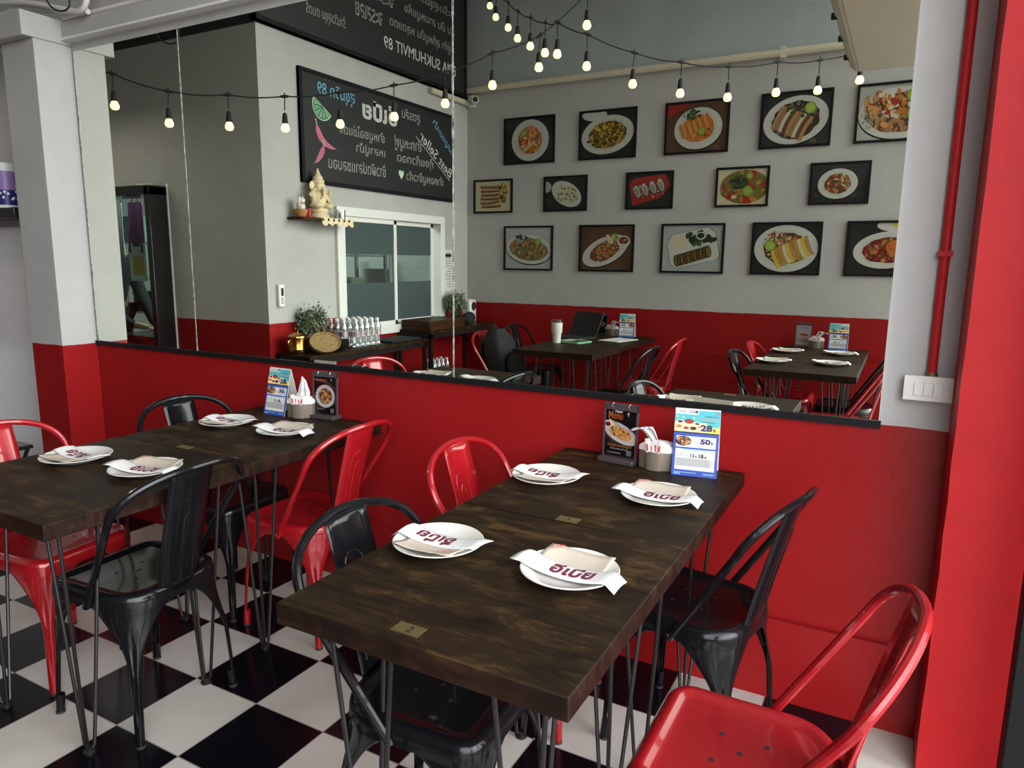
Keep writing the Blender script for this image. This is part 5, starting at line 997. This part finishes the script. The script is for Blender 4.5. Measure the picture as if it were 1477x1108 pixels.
# ---------------------------------------------------------------- ceiling-hung air conditioner over the street end
t = thing('air_conditioner', 'cream ceiling-hung air conditioner seen from below in the mirror', 'air conditioner', (-0.06, -1.55, 2.45)); x0, x1, y0, y1 = -0.30, 0.34, -0.72, 0.72
c = MB(); prof = [(x0-0.03, 0.10), (x0-0.02, 0.03), (x0+0.02, 0.0), (x1-0.12, 0.0), (x1, 0.07), (x1, 0.17), (x1-0.05, 0.21), (x0, 0.21)]
c.prism([(p[0], p[1]) for p in prof], 0, y1-y0, 'cream_plastic', Matrix(((1, 0, 0, 0), (0, 0, -1, y1), (0, 1, 0, 0), (0, 0, 0, 1)))); c.build('casing', t, bevel=0.012)
p = MB(); p.box((x0+0.035, y0+0.03, -0.004), (x1-0.30, y1-0.10, 0.001), 'cream_plastic'); p.build('underside_panel', t, bevel=0.002)
p = MB(); p.box((x1-0.295, y0+0.03, -0.003), (x1-0.13, y1-0.10, 0.001), 'cream_plastic')
for k in range(9): p.box((x1-0.29+k*0.017, y0+0.05, -0.006), (x1-0.285+k*0.017, y1-0.12, -0.003), 'conduit_cream')
p.build('intake_grille', t)
for k in range(4): MB().box((x0-0.033, y0+0.2+0.36*k, 0.02), (x0-0.008, y0+0.22+0.36*k, 0.045), 'rubber').build('clip', t)
b_ = MB(); b_.box((x0+0.15, y0+0.05, -0.0055), (x0+0.19, y0+0.065, -0.004), 'white_trim'); b_.box((x0+0.16, y0+0.054, -0.0062), (x0+0.18, y0+0.060, -0.0055), 'ink_black'); b_.build('maker_badge', t)
for sx in (x0+0.08, x1-0.12):
    for sy in (y0+0.15, y1-0.15): MB().tube([(sx, sy, 0.20), (sx, sy, ZC-2.45)], 0.006, 'steel', 8).build('hanger_rod', t)

# ---------------------------------------------------------------- kitchen seen through the doorway and the service window
t = thing('glass_door', 'tall black-framed glass door to the kitchen, reflected beside the pilaster', 'door', (-5.40, YP, 0)); f = MB(); a, b_ = -0.46, 0.45; dpt = 0.16
f.box((b_-0.055, -0.05, 0), (b_, dpt, 1.92), 'black_paint'); f.box((a, -0.05, 0), (a+0.055, dpt, 1.92), 'black_paint'); f.box((a, -0.05, 1.86), (b_, dpt, 1.93), 'black_paint'); f.box((a, -0.05, 0), (b_, dpt, 0.06), 'black_paint'); f.build('frame', t, bevel=0.003)
MB().box((a+0.055, dpt-0.05, 0.06), (b_-0.055, dpt-0.044, 1.86), 'pane_glass').build('pane', t); MB().box((b_+0.001, -0.0, 0), (b_+0.008, 0.012, 1.95), 'white_trim').build('white_edge', t); MB().box((b_-0.25, 0.03, 1.931), (b_-0.12, 0.08, 1.95), 'white_trim').build('closer', t)
def rack(x, y, rz, label, w, d, h, levels):
    t = thing('steel_rack', label, 'rack', (x, y, 0), rz, 'kitchen racks')
    for sx in (-1, 1):
        for sy in (-1, 1): MB().box((sx*w/2-0.015, sy*d/2-0.015, 0), (sx*w/2+0.015, sy*d/2+0.015, h), 'steel').build('upright', t)
    for z in levels: MB().box((-w/2, -d/2, z-0.02), (w/2, d/2, z), 'steel').build('shelf', t)
    return t
rack(-6.85, -2.55, 0, 'steel kitchen rack with boxes, seen through the glass door', 0.7, 0.4, 1.55, (0.35, 0.85, 1.2, 1.55))
rack(-5.1, -3.0, 0, 'steel kitchen rack seen dimly through the service window', 0.4, 1.7, 1.5, (0.5, 1.0, 1.45))
rnd = random.Random(12)
def crate(x, y, z, sx, sy, sz, m, label, nm='storage_box', cat='box'):
    t = thing(nm, label, cat, (x, y, z)); MB().box((-sx/2, -sy/2, 0), (sx/2, sy/2, sz*0.85), m).build('body', t, bevel=0.006); MB().box((-sx/2-0.006, -sy/2-0.006, sz*0.85), (sx/2+0.006, sy/2+0.006, sz), m).build('lid', t, bevel=0.004)
crate(-6.95, -2.52, 1.55, 0.32, 0.30, 0.26, 'box_teal', 'teal clear box on top of the kitchen rack'); crate(-6.65, -2.55, 1.20, 0.20, 0.25, 0.16, 'bag_clear', 'pale box on the kitchen rack by the door'); crate(-6.95, -2.55, 0.85, 0.25, 0.3, 0.2, 'laptop_black', 'black box on the lower kitchen rack'); crate(-5.05, -3.45, 1.0, 0.22, 0.2, 0.22, 'bag_clear', 'pale container behind the service window, nearer the corner'); crate(-5.05, -2.75, 1.0, 0.16, 0.16, 0.26, 'bag_clear', 'pale container behind the service window middle bar'); crate(-5.05, -2.4, 1.45, 0.25, 0.4, 0.12, 'fridge_white', 'flat white tray box above the service window rack')
def hang(name, label, cat, x, y, z, w, h, m):
    t = thing(name, label, cat, (x, y, z)); MB().grid(lambda u, v: ((u-0.5)*w*(1-0.25*v), 0.03*math.sin(u*9)*(1-v), -h*(1-v)), 14, 10, m).build('bag', t, solid=0.01); MB().tube([(-0.05, 0, 0), (0, 0, 0.06), (0.05, 0, 0)], 0.004, 'rubber', 6).build('loop', t); return t
hang('hanging_bag', 'purple bag hanging inside the kitchen doorway', 'bag', -5.78, -1.62, 1.86, 0.24, 0.42, 'bag_purple'); hang('hanging_bag', 'clear plastic bag hanging inside the kitchen doorway', 'bag', -5.98, -1.60, 1.86, 0.12, 0.46, 'bag_clear')
t = thing('clipboard', 'white clipboard with yellow sheet hanging inside the kitchen doorway', 'clipboard', (-5.76, -1.60, 1.36), 0.0); MB().box((-0.11, -0.006, -0.16), (0.11, 0.006, 0.16), 'fridge_white').build('board', t, bevel=0.004); MB().box((-0.065, 0.0065, -0.11), (0.085, 0.0075, 0.05), 'sheet_yellow').build('sheet', t); MB().box((-0.04, -0.008, 0.13), (0.04, 0.014, 0.17), 'ink_black').build('clip', t)
t = thing('kitchen_counter', 'steel kitchen counter just inside the glass door', 'counter', (-5.72, -1.85, 0)); MB().box((-0.42, -0.28, 0.70), (0.42, 0.28, 0.73), 'steel').build('top', t, bevel=0.003); MB().box((-0.40, -0.26, 0), (0.40, 0.26, 0.70), 'steel').build('body', t)
tag(MB().box((-0.11, -0.075, 0), (0.11, 0.075, 0.010), 'paper_white').build('tablet'), 'white sheet-like tablet on the kitchen counter near the hand', 'tablet'); bpy.data.objects['tablet'].location = (-5.55, -1.74, 0.73)

# person at the counter: dark long-sleeved top, forearm laid across the counter
def skinned(name, pts, edges, radii, m, parent, root=0, lv=2):
    me = bpy.data.meshes.new(name); me.from_pydata(pts, edges, []); o = bpy.data.objects.new(name, me); COL.objects.link(o); o.parent = parent
    s_ = o.modifiers.new('skin', 'SKIN'); s_.use_smooth_shade = True
    for i, r_ in enumerate(radii): me.skin_vertices[0].data[i].radius = (r_, r_) if not isinstance(r_, tuple) else r_; me.skin_vertices[0].data[i].use_root = (i == root)
    s2 = o.modifiers.new('subd', 'SUBSURF'); s2.levels = lv; s2.render_levels = lv
    bpy.context.view_layer.update(); ev = o.evaluated_get(bpy.context.evaluated_depsgraph_get()); nm = bpy.data.meshes.new_from_object(ev); o.modifiers.clear(); o.data = nm; nm.materials.clear(); nm.materials.append(MATS[m]); nm.polygons.foreach_set('use_smooth', [True]*len(nm.polygons)); return o
t = thing('person', 'person in a dark top reaching an arm over the kitchen counter, mostly hidden', 'person', (-6.40, -1.72, 0))
pts = [(0, 0, 0.92), (0.02, 0, 1.12), (0.06, 0, 1.32), (0.08, 0, 1.44), (0.10, 0, 1.53), (0.13, 0, 1.62), (0.12, 0, 1.72),
       (0.05, 0.17, 1.38), (0.14, 0.22, 1.10), (0.42, 0.12, 0.83), (0.60, 0.04, 0.79), (0.05, -0.17, 1.38), (0.12, -0.22, 1.10), (0.36, -0.18, 0.82), (0.56, -0.12, 0.785),
       (0, 0.10, 0.86), (0.02, 0.11, 0.48), (-0.02, 0.11, 0.09), (0.12, 0.12, 0.04), (0, -0.10, 0.86), (0.02, -0.11, 0.48), (-0.02, -0.11, 0.09), (0.12, -0.12, 0.04)]
ed = [(0, 1), (1, 2), (2, 3), (3, 4), (4, 5), (5, 6), (2, 7), (7, 8), (8, 9), (9, 10), (2, 11), (11, 12), (12, 13), (13, 14), (0, 15), (15, 16), (16, 17), (17, 18), (0, 19), (19, 20), (20, 21), (21, 22)]
rd = [(0.13, 0.15), 0.125, 0.14, 0.07, 0.055, 0.088, 0.07, 0.065, 0.048, 0.036, 0.028, 0.065, 0.048, 0.036, 0.028, 0.085, 0.06, 0.045, 0.038, 0.085, 0.06, 0.045, 0.038]
skinned('body', pts, ed, rd, 'skin', t)
cpts = [pts[i] for i in (0, 1, 2, 7, 8, 11, 12)]+[(0.50, 0.09, 0.81), (0.45, -0.15, 0.80), pts[9], pts[13], (0.075, 0, 1.40)]
skinned('dark_top', cpts, [(0, 1), (1, 2), (2, 3), (3, 4), (4, 9), (9, 7), (2, 5), (5, 6), (6, 10), (10, 8), (2, 11)], [(0.145, 0.165), 0.14, 0.155, 0.078, 0.060, 0.078, 0.060, 0.040, 0.040, 0.047, 0.047, 0.085], 'cloth_dark', t)
skinned('trousers', [pts[0], pts[15], pts[16], (-0.02, 0.11, 0.10), pts[19], pts[20], (-0.02, -0.11, 0.10)], [(0, 1), (1, 2), (2, 3), (0, 4), (4, 5), (5, 6)], [(0.14, 0.16), 0.10, 0.072, 0.058, 0.10, 0.072, 0.058], 'cloth_dark', t)
for sg, (wx, wy, wz) in ((1, (0.60, 0.04, 0.79)), (-1, (0.56, -0.12, 0.785))):
    hp = [(wx, wy, wz), (wx+0.045, wy-0.006*sg, wz-0.008), (wx+0.085, wy-0.01*sg, wz-0.014)]; he = [(0, 1), (1, 2)]; hr = [(0.024, 0.017), (0.036, 0.017), (0.038, 0.014)]
    for k in range(4):
        L = (0.068, 0.078, 0.072, 0.055)[k]; oy = (k-1.5)*0.020*sg-0.01*sg; b_ = len(hp); hp += [(wx+0.095, wy+oy, wz-0.014), (wx+0.095+L*0.5, wy+oy*1.1, wz-0.018), (wx+0.095+L*0.92, wy+oy*1.1, wz-0.034)]; he += [(2, b_), (b_, b_+1), (b_+1, b_+2)]; hr += [0.0095, 0.0088, 0.0075]
    b_ = len(hp); hp += [(wx+0.045, wy-0.045*sg, wz-0.012), (wx+0.085, wy-0.058*sg, wz-0.024)]; he += [(1, b_), (b_, b_+1)]; hr += [0.011, 0.009]
    skinned('hand', hp, he, hr, 'skin', t)
h_ = MB(); h_.ball((0.115, 0, 1.70), (0.098, 0.086, 0.085), 'hair_black', 20, 12); h_.ball((0.07, 0, 1.655), (0.07, 0.085, 0.10), 'hair_black', 20, 12); h_.build('hair', t)
h_ = MB()
for sg in (-1, 1): h_.ball((0.212, sg*0.032, 1.645), (0.008, 0.013, 0.008), 'porcelain'); h_.ball((0.2185, sg*0.032, 1.645), (0.004, 0.006, 0.006), 'ink_black')
h_.build('eyes', t); h_ = MB(); h_.ball((0.222, 0, 1.615), (0.018, 0.014, 0.022), 'skin')
for sg in (-1, 1): h_.ball((0.13, sg*0.088, 1.63), (0.018, 0.008, 0.03), 'skin')
h_.build('nose_and_ears', t); MB().ball((0.208, 0, 1.578), (0.008, 0.024, 0.006), 'ink_red').build('mouth', t)
